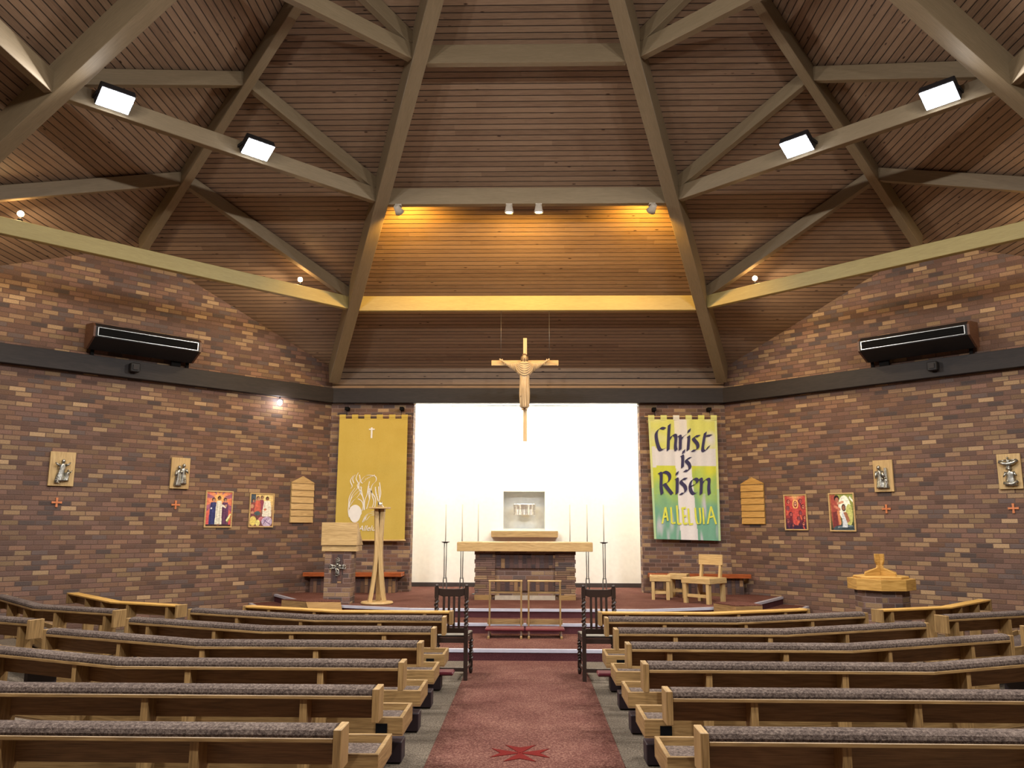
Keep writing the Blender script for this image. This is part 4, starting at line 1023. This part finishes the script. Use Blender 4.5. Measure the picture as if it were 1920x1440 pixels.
for i, x in enumerate(CSX):
    y = 15.22 if i not in (2, 3) else 15.2
    t = thing('candlestick', (x, y, PLAT), 'tall wire candlestick ' + lbl[i], 'candlestick', 'wire candlesticks behind the altar')
    rods = MB()
    for k in range(4):
        a = PI/4 + k*PI/2; ca, sa = math.cos(a), math.sin(a)
        rods.tube([(x+0.075*ca, y+0.075*sa, PLAT), (x+0.045*ca, y+0.045*sa, PLAT+0.10), (x+0.04*ca, y+0.04*sa, PLAT+0.26), (x+0.022*ca, y+0.022*sa, PLAT+0.32), (x+0.026*ca, y+0.026*sa, PLAT+0.6), (x+0.028*ca, y+0.028*sa, 1.345)], 0.008, 6)
    rods.build('stem_rods', 'wire', t, world=True)
    rg = MB(); rg.tube([(x+0.034*math.cos(q*PI/6), y+0.034*math.sin(q*PI/6), PLAT+0.29) for q in range(13)], 0.006, 5)
    rg.tube([(x+0.10*math.cos(q*PI/8), y+0.10*math.sin(q*PI/8), PLAT+0.008) for q in range(17)], 0.007, 5); rg.build('base_ring', 'wire', t, world=True)
    MB().lathe((x, y, 1.335), [(0.0, 0), (0.03, 0.0), (0.075, 0.02), (0.078, 0.027), (0.02, 0.025), (0.0, 0.025)], 16).build('drip_pan', 'char', t, world=True)
    c_ = MB().lathe((x, y, 1.36), [(0.0, 0), (0.010, 0), (0.010, 0.68), (0.006, 0.69), (0.0, 0.69)], 12).build('candle', 'wax'); tag(c_, 'tall thin white candle on the wire candlestick ' + lbl[i].split(',')[0], 'candle', 'thin white altar candles')

# ================================================================ ALTAR
AX0, AX1, AY0 = -0.885, 0.825, 14.08
t = thing('altar', (-0.03, AY0, PLAT), 'brick altar with thick pale oak slab top in front of the white recess', 'altar')
MB().box(AX0, AX1, AY0+0.05, AY0+0.65, PLAT, 1.225).build('brick_base', 'brick_f', t, world=True)
for sgn in (0, 1):
    mb = MB()
    for i in range(10):
        z = PLAT + 0.085 + i*0.0745; e = 0.014 if i % 2 else 0.0
        if sgn: mb.box(AX0-e, AX0+0.34, AY0, AY0+0.11, z, z+0.068)
        else: mb.box(AX1-0.34, AX1+e, AY0, AY0+0.11, z, z+0.068)
    mb.build('brick_quoin', 'brick', t, world=True)
MB().box(AX0+0.34, AX1-0.34, AY0+0.02, AY0+0.05, PLAT+0.53, PLAT+0.75).build('soldier_course', 'brick_s', t, world=True)
MB().box(AX0+0.34, AX1-0.34, AY0+0.02, AY0+0.05, PLAT+0.15, PLAT+0.34).build('soldier_course', 'brick_s', t, world=True)
MB().box(AX0+0.34, AX1-0.34, AY0+0.015, AY0+0.05, PLAT, PLAT+0.075).build('stone_plinth', 'stone', t, world=True)
for x0, x1 in ((AX0-0.01, AX0+0.28), (AX1-0.28, AX1+0.01)): MB().box(x0, x1, AY0-0.01, AY0+0.05, PLAT, PLAT+0.083).build('oak_plinth', 'oak', t, world=True, bevel=0.003)
MB().box(-1.195, 1.125, 13.96, 14.86, 1.225, 1.378).build('altar_slab', 'oak_p', t, world=True, bevel=0.006)

# ================================================================ LECTERN
LX, LY = -3.06, 13.2
t = thing('lectern', (LX, LY, PLAT), 'brick lectern with sloping oak desk and silver ornament left of the altar', 'lectern')
MB().box(LX-0.205, LX+0.225, LY, LY+0.36, PLAT, 1.27).build('brick_pedestal', 'brick_f', t, world=True)
MB().box(LX-0.095, LX+0.10, LY-0.004, LY, PLAT+0.33, PLAT+0.78).build('soldier_panel', 'brick_s', t, world=True)
MB().box(LX-0.255, LX+0.305, LY-0.03, LY+0.42, 1.24, 1.325).build('desk_base', 'oak_p', t, world=True, bevel=0.003)
MB().prism([(LX-0.265, LY-0.05, 1.335), (LX-0.265, LY+0.45, 1.335), (LX-0.265, LY+0.02, 1.70), (LX-0.265, LY-0.05, 1.70)], (0.58, 0, 0)).build('sloping_desk', 'oak_p', t, world=True, bevel=0.003)
orn = MB(); oc = Vector((LX+0.012, LY-0.025, 0.995))
def ring3(c, r, rr=0.007, sq=1.0): orn.tube([Vector((c[0]+r*math.cos(q*PI/7), c[1]-0.008*math.sin(q*2.1), c[2]+r*sq*math.sin(q*PI/7))) for q in range(15)], rr, 5)
ring3(oc, 0.034); ring3(oc, 0.05, 0.006)
for k in range(4):
    a = k*PI/2
    for d_, r in ((0.062, 0.026), (0.105, 0.030), (0.09, 0.018)): ring3((oc.x + d_*math.cos(a), oc.y, oc.z + d_*math.sin(a)*1.05), r, 0.006)
    orn.tube([oc + Vector((math.cos(a+b_)*l_, 0, math.sin(a+b_)*l_)) for b_, l_ in ((0.15, 0.02), (0.32, 0.10), (0.20, 0.135))], 0.007, 5)
    orn.tube([oc + Vector((math.cos(a+b_)*l_, 0, math.sin(a+b_)*l_)) for b_, l_ in ((-0.15, 0.02), (-0.32, 0.10), (-0.20, 0.135))], 0.007, 5)
orn.tube([oc + Vector((-0.04, 0.015, 0)), oc + Vector((0.04, 0.015, 0))], 0.006)
orn.build('silver_ornament', 'silver', t, world=True)

# ================================================================ PASCHAL CANDLE STAND
PX, PY = -2.41, 13.27
t = thing('candle_stand', (PX, PY, PLAT), 'tall oak candle stand with three splayed legs right of the lectern', 'candle stand')
MB().lathe((PX, PY, PLAT), [(0.0, 0), (0.245, 0), (0.26, 0.02), (0.25, 0.04), (0.0, 0.04)], 36, smooth=False).build('base_disc', 'oak_p', t, world=True)
for k, a in enumerate((PI*1.12, -0.1, PI*0.5)):
    ca, sa = math.cos(a), math.sin(a); tang = Vector((-sa, ca, 0)); rings = []
    for i in range(15):
        f = i/14.0; z = PLAT + 0.04 + f*(1.93-PLAT-0.04)
        r = 0.118 - 0.083*math.sin(min(f/0.62, 1)*PI/2)**0.9 + 0.022*max(0, (f-0.62)/0.38)**1.5; wd = 0.036; th = 0.030
        c_ = Vector((PX + ca*r, PY + sa*r, z)); rr = Vector((ca, sa, 0))
        rings.append([c_ - tang*wd - rr*th, c_ + tang*wd - rr*th, c_ + tang*wd + rr*th, c_ - tang*wd + rr*th])
    MB().loft(rings, smooth=False).build('leg', 'oak_pv', t, world=True)
MB().box(PX-0.155, PX+0.155, PY-0.155, PY+0.155, 1.925, 1.95).build('top_plate', 'oak_p', t, world=True, bevel=0.003)
MB().lathe((PX, PY, 1.95), [(0.0, 0), (0.036, 0), (0.036, 0.085), (0.026, 0.085), (0.026, 0.02), (0.0, 0.02)], 18).build('candle_socket', 'steel', t, world=True)

# ================================================================ WALL BENCHES
def wall_bench(x0, x1, label, side):
    t = thing('wall_bench', ((x0+x1)/2, 15.5, PLAT), label, 'bench', 'mahogany wall benches beside the recess')
    s = side
    P = [(x0, FY-0.02), (x1, FY-0.02), (x1, FY-0.44), (x0, FY-0.44)]
    if s < 0: P[0] = (x0-0.0, FY-0.3); 
    else: P[1] = (x1, FY-0.3)
    MB().prism([(x, y, PLAT+0.30) for x, y in P], (0, 0, 0.075)).build('seat', 'red', t, world=True, bevel=0.005)
    MB().box(x0+0.12, x1-0.12, FY-0.34, FY-0.02, PLAT, PLAT+0.298).build('brick_support', 'brick_s', t, world=True)
wall_bench(-4.2, -2.35, 'reddish bench against the brick wall behind the lectern', -1)
wall_bench(2.3, 4.15, 'reddish bench against the brick wall behind the oak stools', 1)

# ================================================================ PRESIDER CHAIR, STOOLS
def rot(p, c, a): return Vector((c[0] + (p[0]-c[0])*math.cos(a) - (p[1]-c[1])*math.sin(a), c[1] + (p[0]-c[0])*math.sin(a) + (p[1]-c[1])*math.cos(a), p[2]))
def rmb(mb, c, a):
    for i, v in enumerate(mb.v): mb.v[i] = rot(v, c, a)
    return mb
def oak_seat(name, cx, cy, w_, d_, h_, label, cat, ang, back=False, group=None):
    t = thing(name, (cx, cy, PLAT), label, cat, group); c = (cx, cy); z = PLAT
    rmb(MB().box(cx-w_/2, cx+w_/2, cy-d_/2, cy+d_/2, z+h_-0.09, z+h_), c, ang).build('seat', 'oak_p', t, world=True, bevel=0.005)
    for sx in (-1, 1):
        for sy in (-1, 1):
            x_, y_ = cx + sx*(w_/2-0.055), cy + sy*(d_/2-0.05)
            rmb(MB().box(x_-0.028, x_+0.028, y_-0.04, y_+0.04, z, z+h_-0.09), c, ang).build('leg', 'oak_pv', t, world=True, bevel=0.003)
    for sy in (-1, 1):
        y_ = cy + sy*(d_/2-0.05)
        rmb(MB().box(cx-w_/2+0.085, cx+w_/2-0.085, y_-0.012, y_+0.012, z+0.10, z+0.15), c, ang).build('stretcher', 'oak_p', t, world=True)
    if back:
        for sx in (-1, 1):
            x_ = cx + sx*(w_/2-0.09)
            rmb(MB().prism([(x_-0.02, cy+d_/2-0.09, z+h_), (x_-0.02, cy+d_/2-0.03, z+h_), (x_-0.02, cy+d_/2+0.03, z+h_+0.36), (x_-0.02, cy+d_/2-0.02, z+h_+0.36)], (0.04, 0, 0)), c, ang).build('back_post', 'oak_pv', t, world=True)
        rmb(MB().prism([(cx-w_/2+0.045, cy+d_/2-0.055, z+h_+0.20), (cx-w_/2+0.045, cy+d_/2-0.028, z+h_+0.20), (cx-w_/2+0.045, cy+d_/2-0.015, z+h_+0.37), (cx-w_/2+0.045, cy+d_/2-0.045, z+h_+0.37)], (w_-0.09, 0, 0)), c, ang).build('backrest', 'oak_p', t, world=True, bevel=0.003)
    return t
oak_seat('presider_chair', 2.95, 13.78, 0.54, 0.54, 0.41, 'chunky pale oak chair with plank backrest right of the altar', 'chair', -0.76, True)
oak_seat('oak_stool', 2.33, 14.45, 0.36, 0.44, 0.40, 'low pale oak stool left of the plank-backed chair, nearest the recess', 'stool', -0.15, group='oak stools beside the presider chair')
oak_seat('oak_stool', 2.72, 14.82, 0.34, 0.36, 0.41, 'low oak stool half hidden behind the plank-backed oak chair', 'stool', -0.35, group='oak stools beside the presider chair')

# carpet-topped step blocks
t = thing('step_block', (-3.3, 12.75, 0.28), 'low carpet-topped oak block with ramp in front of the brick lectern', 'step')
Pb = [(-3.88, 13.02), (-3.40, 12.68), (-2.86, 12.68), (-2.95, 12.98), (-3.25, 13.05)]
MB().prism([(x, y, 0.28) for x, y in Pb], (0, 0, 0.21)).build('oak_side', 'oak', t, world=True)
MB().prism([(x, y, 0.49) for x, y in Pb], (0, 0, 0.012)).build('carpet_top', 'redc', t, world=True)
MB().add([(-3.40, 12.68, 0.28), (-2.86, 12.68, 0.28), (-2.70, 12.2, 0.28), (-3.15, 12.12, 0.28), (-3.40, 12.68, 0.49), (-2.86, 12.68, 0.49), (-2.70, 12.2, 0.30), (-3.15, 12.12, 0.30)], [(0,3,2,1), (4,5,6,7), (0,1,5,4), (1,2,6,5), (2,3,7,6), (3,0,4,7)]).build('ramp', 'oak', t, world=True)
t = thing('step_block', (3.25, 12.75, 0.28), 'low carpet-topped oak block in front of the plank-backed oak chair', 'step')
Pb = [(2.89, 12.86), (3.11, 12.38), (3.54, 12.5), (3.46, 13.02), (2.98, 12.98)]
MB().prism([(x, y, 0.28) for x, y in Pb], (0, 0, 0.205)).build('oak_side', 'oak', t, world=True)
MB().prism([(x, y, 0.485) for x, y in Pb], (0, 0, 0.015)).build('carpet_top', 'redc', t, world=True)

# ================================================================ PRAYER KNEELERS
def kneeler(x0, x1, label):
    y = 11.66; z = 0.142
    t = thing('prayer_kneeler', ((x0+x1)/2, y, z), label, 'kneeler', 'oak-framed kneelers on the first altar step')
    for x in (x0, x1-0.025):
        MB().box(x, x+0.025, y, y+0.035, z+0.03, 0.885).build('post', 'oak_v', t, world=True, bevel=0.003)
        MB().box(x, x+0.03, y-0.36, y+0.1, z, z+0.03).build('foot', 'oak', t, world=True, bevel=0.003)
    MB().tube([(x0-0.005, y+0.018, 0.885), (x1+0.005, y+0.018, 0.885)], 0.014, 8).build('top_rail', 'oak_p', t, world=True)
    MB().box(x0+0.025, x1-0.025, y+0.005, y+0.03, 0.715, 0.738).build('middle_rail', 'oak', t, world=True)
    MB().box(x0-0.02, x1+0.02, y+0.036, y+0.054, 0.29, 0.36).build('lower_plank', 'oak', t, world=True)
    MB().box(x0-0.035, x1+0.035, y-0.30, y-0.02, 0.235, 0.275).build('kneeling_pad', 'vinyl', t, world=True, bevel=0.014)
    for x in (x0+0.005, x1-0.02):
        MB().box(x, x+0.02, y-0.26, y-0.06, z+0.03, 0.235).build('pad_support', 'steel', t, world=True)
kneeler(-0.53, -0.06, 'left of two oak kneelers with burgundy pads before the altar')
kneeler(0.02, 0.49, 'right of two oak kneelers with burgundy pads before the altar')

# ================================================================ TWISTED-LEG CHAIRS
def twist(p0, p1, r=0.02, turns=5, n=12):
    p0, p1 = Vector(p0), Vector(p1); d = p1-p0; L_ = d.length; d.normalize(); a = d.cross(Vector((0, 1, 0.01))).normalized(); b = d.cross(a); rings = []
    m = turns*10
    for i in range(m+1):
        f = i/m; ph = f*turns*2*PI; e = min(1, min(f, 1-f)*14)
        rings.append([p0 + d*L_*f + (a*math.cos(q) + b*math.sin(q))*r*(1 + 0.28*e*math.cos(2*(q-ph))) + (a*math.cos(ph*1) + b*math.sin(ph*1))*r*0.16*e for q in [2*PI*k/n for k in range(n)]])
    return MB().loft(rings)
def twist_chair(xc, yb, label):
    t = thing('twisted_leg_chair', (xc, yb, 0), label, 'chair', 'dark barley-twist chairs at the front pews')
    w2, dp = 0.165, 0.44
    for s in (-1, 1):
        x = xc + s*w2
        lg = MB().box(x-0.022, x+0.022, yb-0.022, yb+0.022, 0.009, 0.55).build('rear_leg', 'jac', t, world=True, bevel=0.003)
        twist((x, yb, 0.55), (x, yb+0.03, 0.875), 0.021, 4).build('back_post', 'jac', t, world=True)
        mb = MB().box(x-0.022, x+0.022, yb+0.008, yb+0.05, 0.875, 0.99); mb.lathe((x, yb+0.03, 0.99), [(0.0, 0), (0.018, 0), (0.022, 0.012), (0.012, 0.024), (0.0, 0.03)], 10); mb.build('finial_block', 'jac', t, world=True)
        xf = xc + s*(w2+0.025)
        twist((xf, yb+dp, 0.15), (xf, yb+dp, 0.40), 0.021, 4).build('front_leg', 'jac', t, world=True)
        MB().box(xf-0.022, xf+0.022, yb+dp-0.022, yb+dp+0.022, 0.08, 0.15).build('leg_block', 'jac', t, world=True)
        MB().lathe((xf, yb+dp, 0.009), [(0.0, 0), (0.014, 0), (0.022, 0.025), (0.024, 0.05), (0.016, 0.07), (0.0, 0.072)], 12).build('leg_foot', 'jac', t, world=True)
        MB().obox((x, yb+0.022, 0.12), (xf, yb+dp-0.022, 0.12), 0.016, 0.03).build('stretcher', 'jac', t, world=True)
        MB().obox((x, yb+0.02, 0.425), (xf, yb+dp+0.02, 0.425), 0.022, 0.055).build('seat_rail', 'jac', t, world=True)
    MB().box(xc-w2+0.022, xc+w2-0.022, yb-0.012, yb+0.01, 0.10, 0.14).build('stretcher', 'jac', t, world=True)
    MB().obox((xc-w2-0.04, yb+dp, 0.425), (xc+w2+0.04, yb+dp, 0.425), 0.03, 0.055).box(xc-w2+0.022, xc+w2-0.022, yb-0.018, yb+0.012, 0.40, 0.45).build('seat_rail', 'jac', t, world=True)
    MB().prism([(xc-w2+0.01, yb+0.02, 0.45), (xc+w2-0.01, yb+0.02, 0.45), (xc+w2+0.045, yb+dp+0.025, 0.45), (xc-w2-0.045, yb+dp+0.025, 0.45)], (0, 0, 0.025)).build('seat', 'jac', t, world=True, bevel=0.008)
    rl = [(xc-w2+0.022, 0.90), (xc-w2+0.022, 0.975), (xc-0.10, 0.968), (xc, 0.966), (xc+0.10, 0.968), (xc+w2-0.022, 0.975), (xc+w2-0.022, 0.90), (xc+0.1, 0.885), (xc-0.1, 0.885)]
    MB().prism([(x, yb+0.02, z) for x, z in rl], (0, 0.022, 0)).build('top_rail', 'jac', t, world=True, bevel=0.003)
    MB().box(xc-w2+0.022, xc+w2-0.022, yb-0.002, yb+0.02, 0.50, 0.555).build('lower_rail', 'jac', t, world=True)
    for i in range(4):
        x = xc - 0.084 + i*0.056
        MB().prism([(x-0.013, yb+0.002, 0.55), (x+0.013, yb+0.002, 0.55), (x+0.013, yb+0.024, 0.895), (x-0.013, yb+0.024, 0.895)], (0, 0.012, 0)).build('splat', 'jac', t, world=True)
    return t
twist_chair(-0.815, 9.07, 'dark wooden chair with twisted legs left of the aisle')
twist_chair(0.80, 9.06, 'dark wooden chair with twisted legs right of the aisle')

# ================================================================ FONT
FX, FYY = 4.80, 11.25
t = thing('baptismal_font', (FX, FYY, 0), 'octagonal brick font with golden oak rim and cross-topped lid', 'font')
ph = math.atan2(-FYY, -FX)
MB().lathe((FX, FYY, 0), [(0.34, 0.0), (0.34, 0.83)], 8, smooth=False, phase=ph).build('brick_pedestal', 'brick_f', t, world=True)
MB().lathe((FX, FYY, 0.83), [(0.425, 0.0), (0.425, 0.145), (0.33, 0.145)], 8, smooth=False, phase=ph).build('oak_rim', 'oak_g', t, world=True, bevel=0.003)
MB().lathe((FX, FYY, 0.975), [(0.35, 0.0), (0.35, 0.025), (0.33, 0.035)], 8, smooth=False, phase=ph).build('lid', 'oak_g', t, world=True, bevel=0.003)
for k in range(2):
    a = ph + PI/4 + k*PI/2; ca, sa = math.cos(a), math.sin(a)
    pf = [(-0.27, 0), (0.27, 0), (0.27, 0.04), (0.06, 0.10), (0.05, 0.14), (0.075, 0.19), (0.08, 0.235), (0.08, 0.285), (-0.08, 0.285), (-0.08, 0.235), (-0.075, 0.19), (-0.05, 0.14), (-0.06, 0.10), (-0.27, 0.04)]
    nrm = Vector((-sa, ca, 0))*0.026
    pts_l = [Vector((FX + ca*x, FYY + sa*x, 1.01+z)) - nrm/2 for x, z in pf]
    mb = MB()
    if k == 0: mb.prism(pts_l, nrm)
    else:
        for sgn in (-1, 1):
            half = [(sgn*0.0135, 0)] + [(x, z) for x, z in (pf[1:8] if sgn > 0 else pf[:0:-1][0:0])] if sgn > 0 else None
            q = [(0.0135, 0), (0.27, 0), (0.27, 0.04), (0.06, 0.10), (0.05, 0.14), (0.075, 0.19), (0.08, 0.235), (0.08, 0.285), (0.0135, 0.285)]
            mb.prism([Vector((FX + ca*x*sgn, FYY + sa*x*sgn, 1.01+z)) - nrm/2 for x, z in q], nrm)
    mb.build('cross_fin', 'oak_g', t, world=True, bevel=0.002)

# ================================================================ PEWS
def along(poly, s):
    P = [Vector(p) for p in poly]
    for i in range(len(P)-1):
        l_ = (P[i+1]-P[i]).length
        if s <= l_ or i == len(P)-2:
            d = (P[i+1]-P[i]).normalized(); return P[i] + d*s, d
        s -= l_
def plen(poly): return sum((Vector(poly[i+1])-Vector(poly[i])).length for i in range(len(poly)-1))
def cut(poly, s0, s1):
    """sub-polyline between arc lengths"""
    out = [tuple(along(poly, s0)[0])]; acc = 0
    for i in range(len(poly)-1):
        l_ = (Vector(poly[i+1])-Vector(poly[i])).length; acc += l_
        if s0 + 1e-4 < acc < s1 - 1e-4: out.append(tuple(poly[i+1]))
    out.append(tuple(along(poly, s1)[0])); return out
def pew(poly, side, label, group, name='pew', padded=True, seat=True, first=0.55, step=0.86, knee=True, slot=None, ext=-0.02, front_knee=False, boardw=0.14, mat='oak', endx=0.0):
    P0 = poly[0]; LN = plen(poly)
    t = thing(name, (P0[0], P0[1], 0), label, 'pew', group)
    D_ = boardw; TH = 0.036
    inner = cut(poly, TH, LN-TH)
    top = 0.752
    MB().sweep(inner, [(0.0, 0.732), (0.0, top), (D_, top), (D_, 0.732)], side).build('shelf_top', mat, t, world=True, bevel=0.003)
    if padded:
        MB().sweep(inner, [(0.004, top), (0.002, top+0.012), (0.008, top+0.03), (0.03, top+0.042), (0.075, top+0.045), (D_-0.02, top+0.036), (D_-0.002, top+0.02), (D_-0.004, top)], side).build('upholstered_rail', 'padc', t, world=True)
    MB().sweep(inner, [(D_-0.022, 0.615), (D_-0.022, 0.731), (D_-0.002, 0.731), (D_-0.002, 0.615)], side).build('back_panel', 'oak_d', t, world=True)
    # end boards
    for s0 in (0.0, LN-TH):
        mb = MB().sweep(cut(poly, s0, s0+TH), [(-0.004, 0.615), (-0.004, top+(0.036 if padded else 0.004)), (D_+0.006, top+(0.036 if padded else 0.004)), (D_+0.006, 0.615)], side)
        mb.build('end_board', 'oak_v', t, world=True, bevel=0.003)
    sz = 0.42
    # uprights
    s = first; k = 0
    while s < LN - 0.25:
        z0 = 0.33 if seat else 0.002
        mb = MB().sweep(cut(poly, s, s+0.038), [(0.012, z0), (0.012, 0.731), (D_-0.023, 0.731), (D_-0.023, 0.613), (D_+(0.009 if seat else -0.003), 0.613), (D_+(0.009 if seat else -0.003), z0)], side)
        mb.build('upright', 'oak_v', t, world=True)
        s += step
    if seat:
        e = tuple(Vector(poly[0]) - (Vector(poly[1])-Vector(poly[0])).normalized()*ext)
        sp = [e] + list(poly[1:-1]) + [tuple(Vector(poly[-1]) + (Vector(poly[-1])-Vector(poly[-2])).normalized()*ext)]
        SL = plen(sp); R = 0.026
        bs = MB().sweep(sp, [(D_+0.012, 0.305), (D_+0.012, 0.3145), (D_+0.459, 0.3145), (D_+0.459, 0.305)], side).build('seat', 'oak_d', t, world=True)
        MB().sweep(sp, [(D_+0.01, 0.315), (D_+0.01, sz), (D_+0.01+R, sz), (D_+0.01+R, 0.315)], side).build('seat_rim', mat, bs, world=True, bevel=0.003)
        MB().sweep(sp, [(D_+0.435, 0.315), (D_+0.435, sz), (D_+0.435+R, sz), (D_+0.435+R, 0.315)], side).build('seat_rim', mat, bs, world=True, bevel=0.003)
        for s0 in (0.0, SL-R):
            MB().sweep(cut(sp, s0, s0+R), [(D_+0.01+R, 0.315), (D_+0.01+R, sz), (D_+0.435, sz), (D_+0.435, 0.315)], side).build('seat_rim', mat, bs, world=True, bevel=0.003)
        MB().sweep(cut(sp, R, SL-R), [(D_+0.01+R, 0.335), (D_+0.01+R, 0.362), (D_+0.06, 0.38), (D_+0.40, 0.38), (D_+0.435, 0.362), (D_+0.435, 0.335)], side).build('seat_cushion', 'padc', bs, world=True)
        s = 0.22
        while s < SL-0.2:
            MB().sweep(cut(sp, s, s+0.05), [(D_+0.07, 0.001), (D_+0.07, 0.314), (D_+0.40, 0.314), (D_+0.40, 0.001)], side).build('leg', 'plum', t, world=True)
            s += 1.15
        if slot:
            MB().sweep(cut(sp, slot, slot+0.075), [(D_+0.002, 0.318), (D_+0.002, 0.382), (D_+0.009, 0.382), (D_+0.009, 0.318)], side).build('hymnal_slot', 'black', bs, world=True)
        if knee:
            kb = 0.06 if front_knee else 0.0
            kn = MB().sweep(cut(poly, 0.095, LN-0.15), [(0.63-kb, 0.009), (0.63-kb, 0.15), (0.80-kb, 0.15), (0.80-kb, 0.009)], side).build('kneeler', 'plum', t, world=True, bevel=0.006)
            if front_knee:
                MB().sweep([tuple(along(poly, 0)[0]-along(poly, 0)[1]*0.03)] + cut(poly, 0.001, LN-0.15), [(0.55, 0.151), (0.55, 0.185), (0.755, 0.185), (0.755, 0.151)], side).build('kneeler_pad', 'vinyl', kn, world=True, bevel=0.01)
    return t
YR = [3.63, 4.50, 5.36, 6.23, 7.10, 7.965]
KXL = [3.05, 2.85, 2.63, 2.47, 2.25, 2.03]; KXR = [3.0, 2.80, 2.60, 2.43, 2.22, 2.02]
WG = [1.75, 1.72, 1.70, 1.68, 1.62, 1.62]
ang = math.radians(22.5)
ORD = ['nearest the camera', 'second row from the camera', 'third row from the camera', 'fourth row from the camera', 'fifth row from the camera', 'sixth row, just behind the front desk']
FIRSTL = [0.62, 0.39, 0.52, 0.78, 0.42, 0.62]; FIRSTR = [0.60, 0.45, 0.40, 0.30, 0.50, 0.55]
for i, y in enumerate(YR):
    for sx, KX, nm, fs in ((-1, KXL, 'left', FIRSTL), (1, KXR, 'right', FIRSTR)):
        x0 = sx*0.765; kx = KX[i]
        poly = [(x0, y), (sx*kx, y), (sx*(kx + WG[i]*math.cos(ang)), y + WG[i]*math.sin(ang))]
        pew(poly, 1 if sx < 0 else -1, 'long cushioned oak pew %s of the aisle, %s' % (nm, ORD[i]), 'cushioned pews %s of the aisle' % nm, first=fs[i], step=0.86 if i < 4 else 0.8, slot=(0.10 if i in (2, 5) else None) if True else None, front_knee=(i == 5))
for sx, nm in ((-1, 'left'), (1, 'right')):
    kx = 2.02 if sx < 0 else 1.99; y = 8.80
    poly = [(sx*0.775, y), (sx*kx, y), (sx*(kx+1.27*math.cos(ang)), y+1.27*math.sin(ang))]
    pew(poly, 1 if sx < 0 else -1, 'bare-topped oak prayer desk in front of the %s pews' % nm, 'bare oak prayer desks before the pews', name='prayer_desk', padded=False, seat=False, first=0.28, step=0.62, mat='oak_g')
# side blocks, turned toward the altar
def sidepew(k, sx, label, padded):
    kx, ky = (4.93 + 0.41*k, 9.71 - 0.845*k) if sx < 0 else (4.90 + 0.41*k, 9.62 - 0.84*k)
    c1, s1 = math.cos(ang), math.sin(ang); c2, s2 = math.cos(2*ang), math.sin(2*ang)
    l1 = [1.07, 1.24, 1.32][k]; l2 = [1.72, 1.80, 1.85][k] if sx < 0 else [1.42, 1.6, 1.8][k]
    poly = [(sx*(kx - l1*c1), ky - l1*s1), (sx*kx, ky), (sx*(kx + l2*c2), ky + l2*s2)]
    nm = 'left' if sx < 0 else 'right'
    if padded: pew(poly, 1 if sx < 0 else -1, label, 'side pews on the far %s' % nm, first=0.14, step=0.74, knee=False)
    else: pew(poly, 1 if sx < 0 else -1, label, 'bare oak prayer desks before the pews', name='prayer_desk', padded=False, seat=False, first=0.16, step=0.62, mat='oak_g')
for sx, nm in ((-1, 'left'), (1, 'right')):
    sidepew(0, sx, 'bare-topped oak prayer desk against the far %s brick wall' % nm, False)
    sidepew(1, sx, 'cushioned side pew on the far %s, directly behind the bare-topped desk' % nm, True)
    sidepew(2, sx, 'cushioned side pew at the %s picture edge, rearmost of its block' % nm, True)
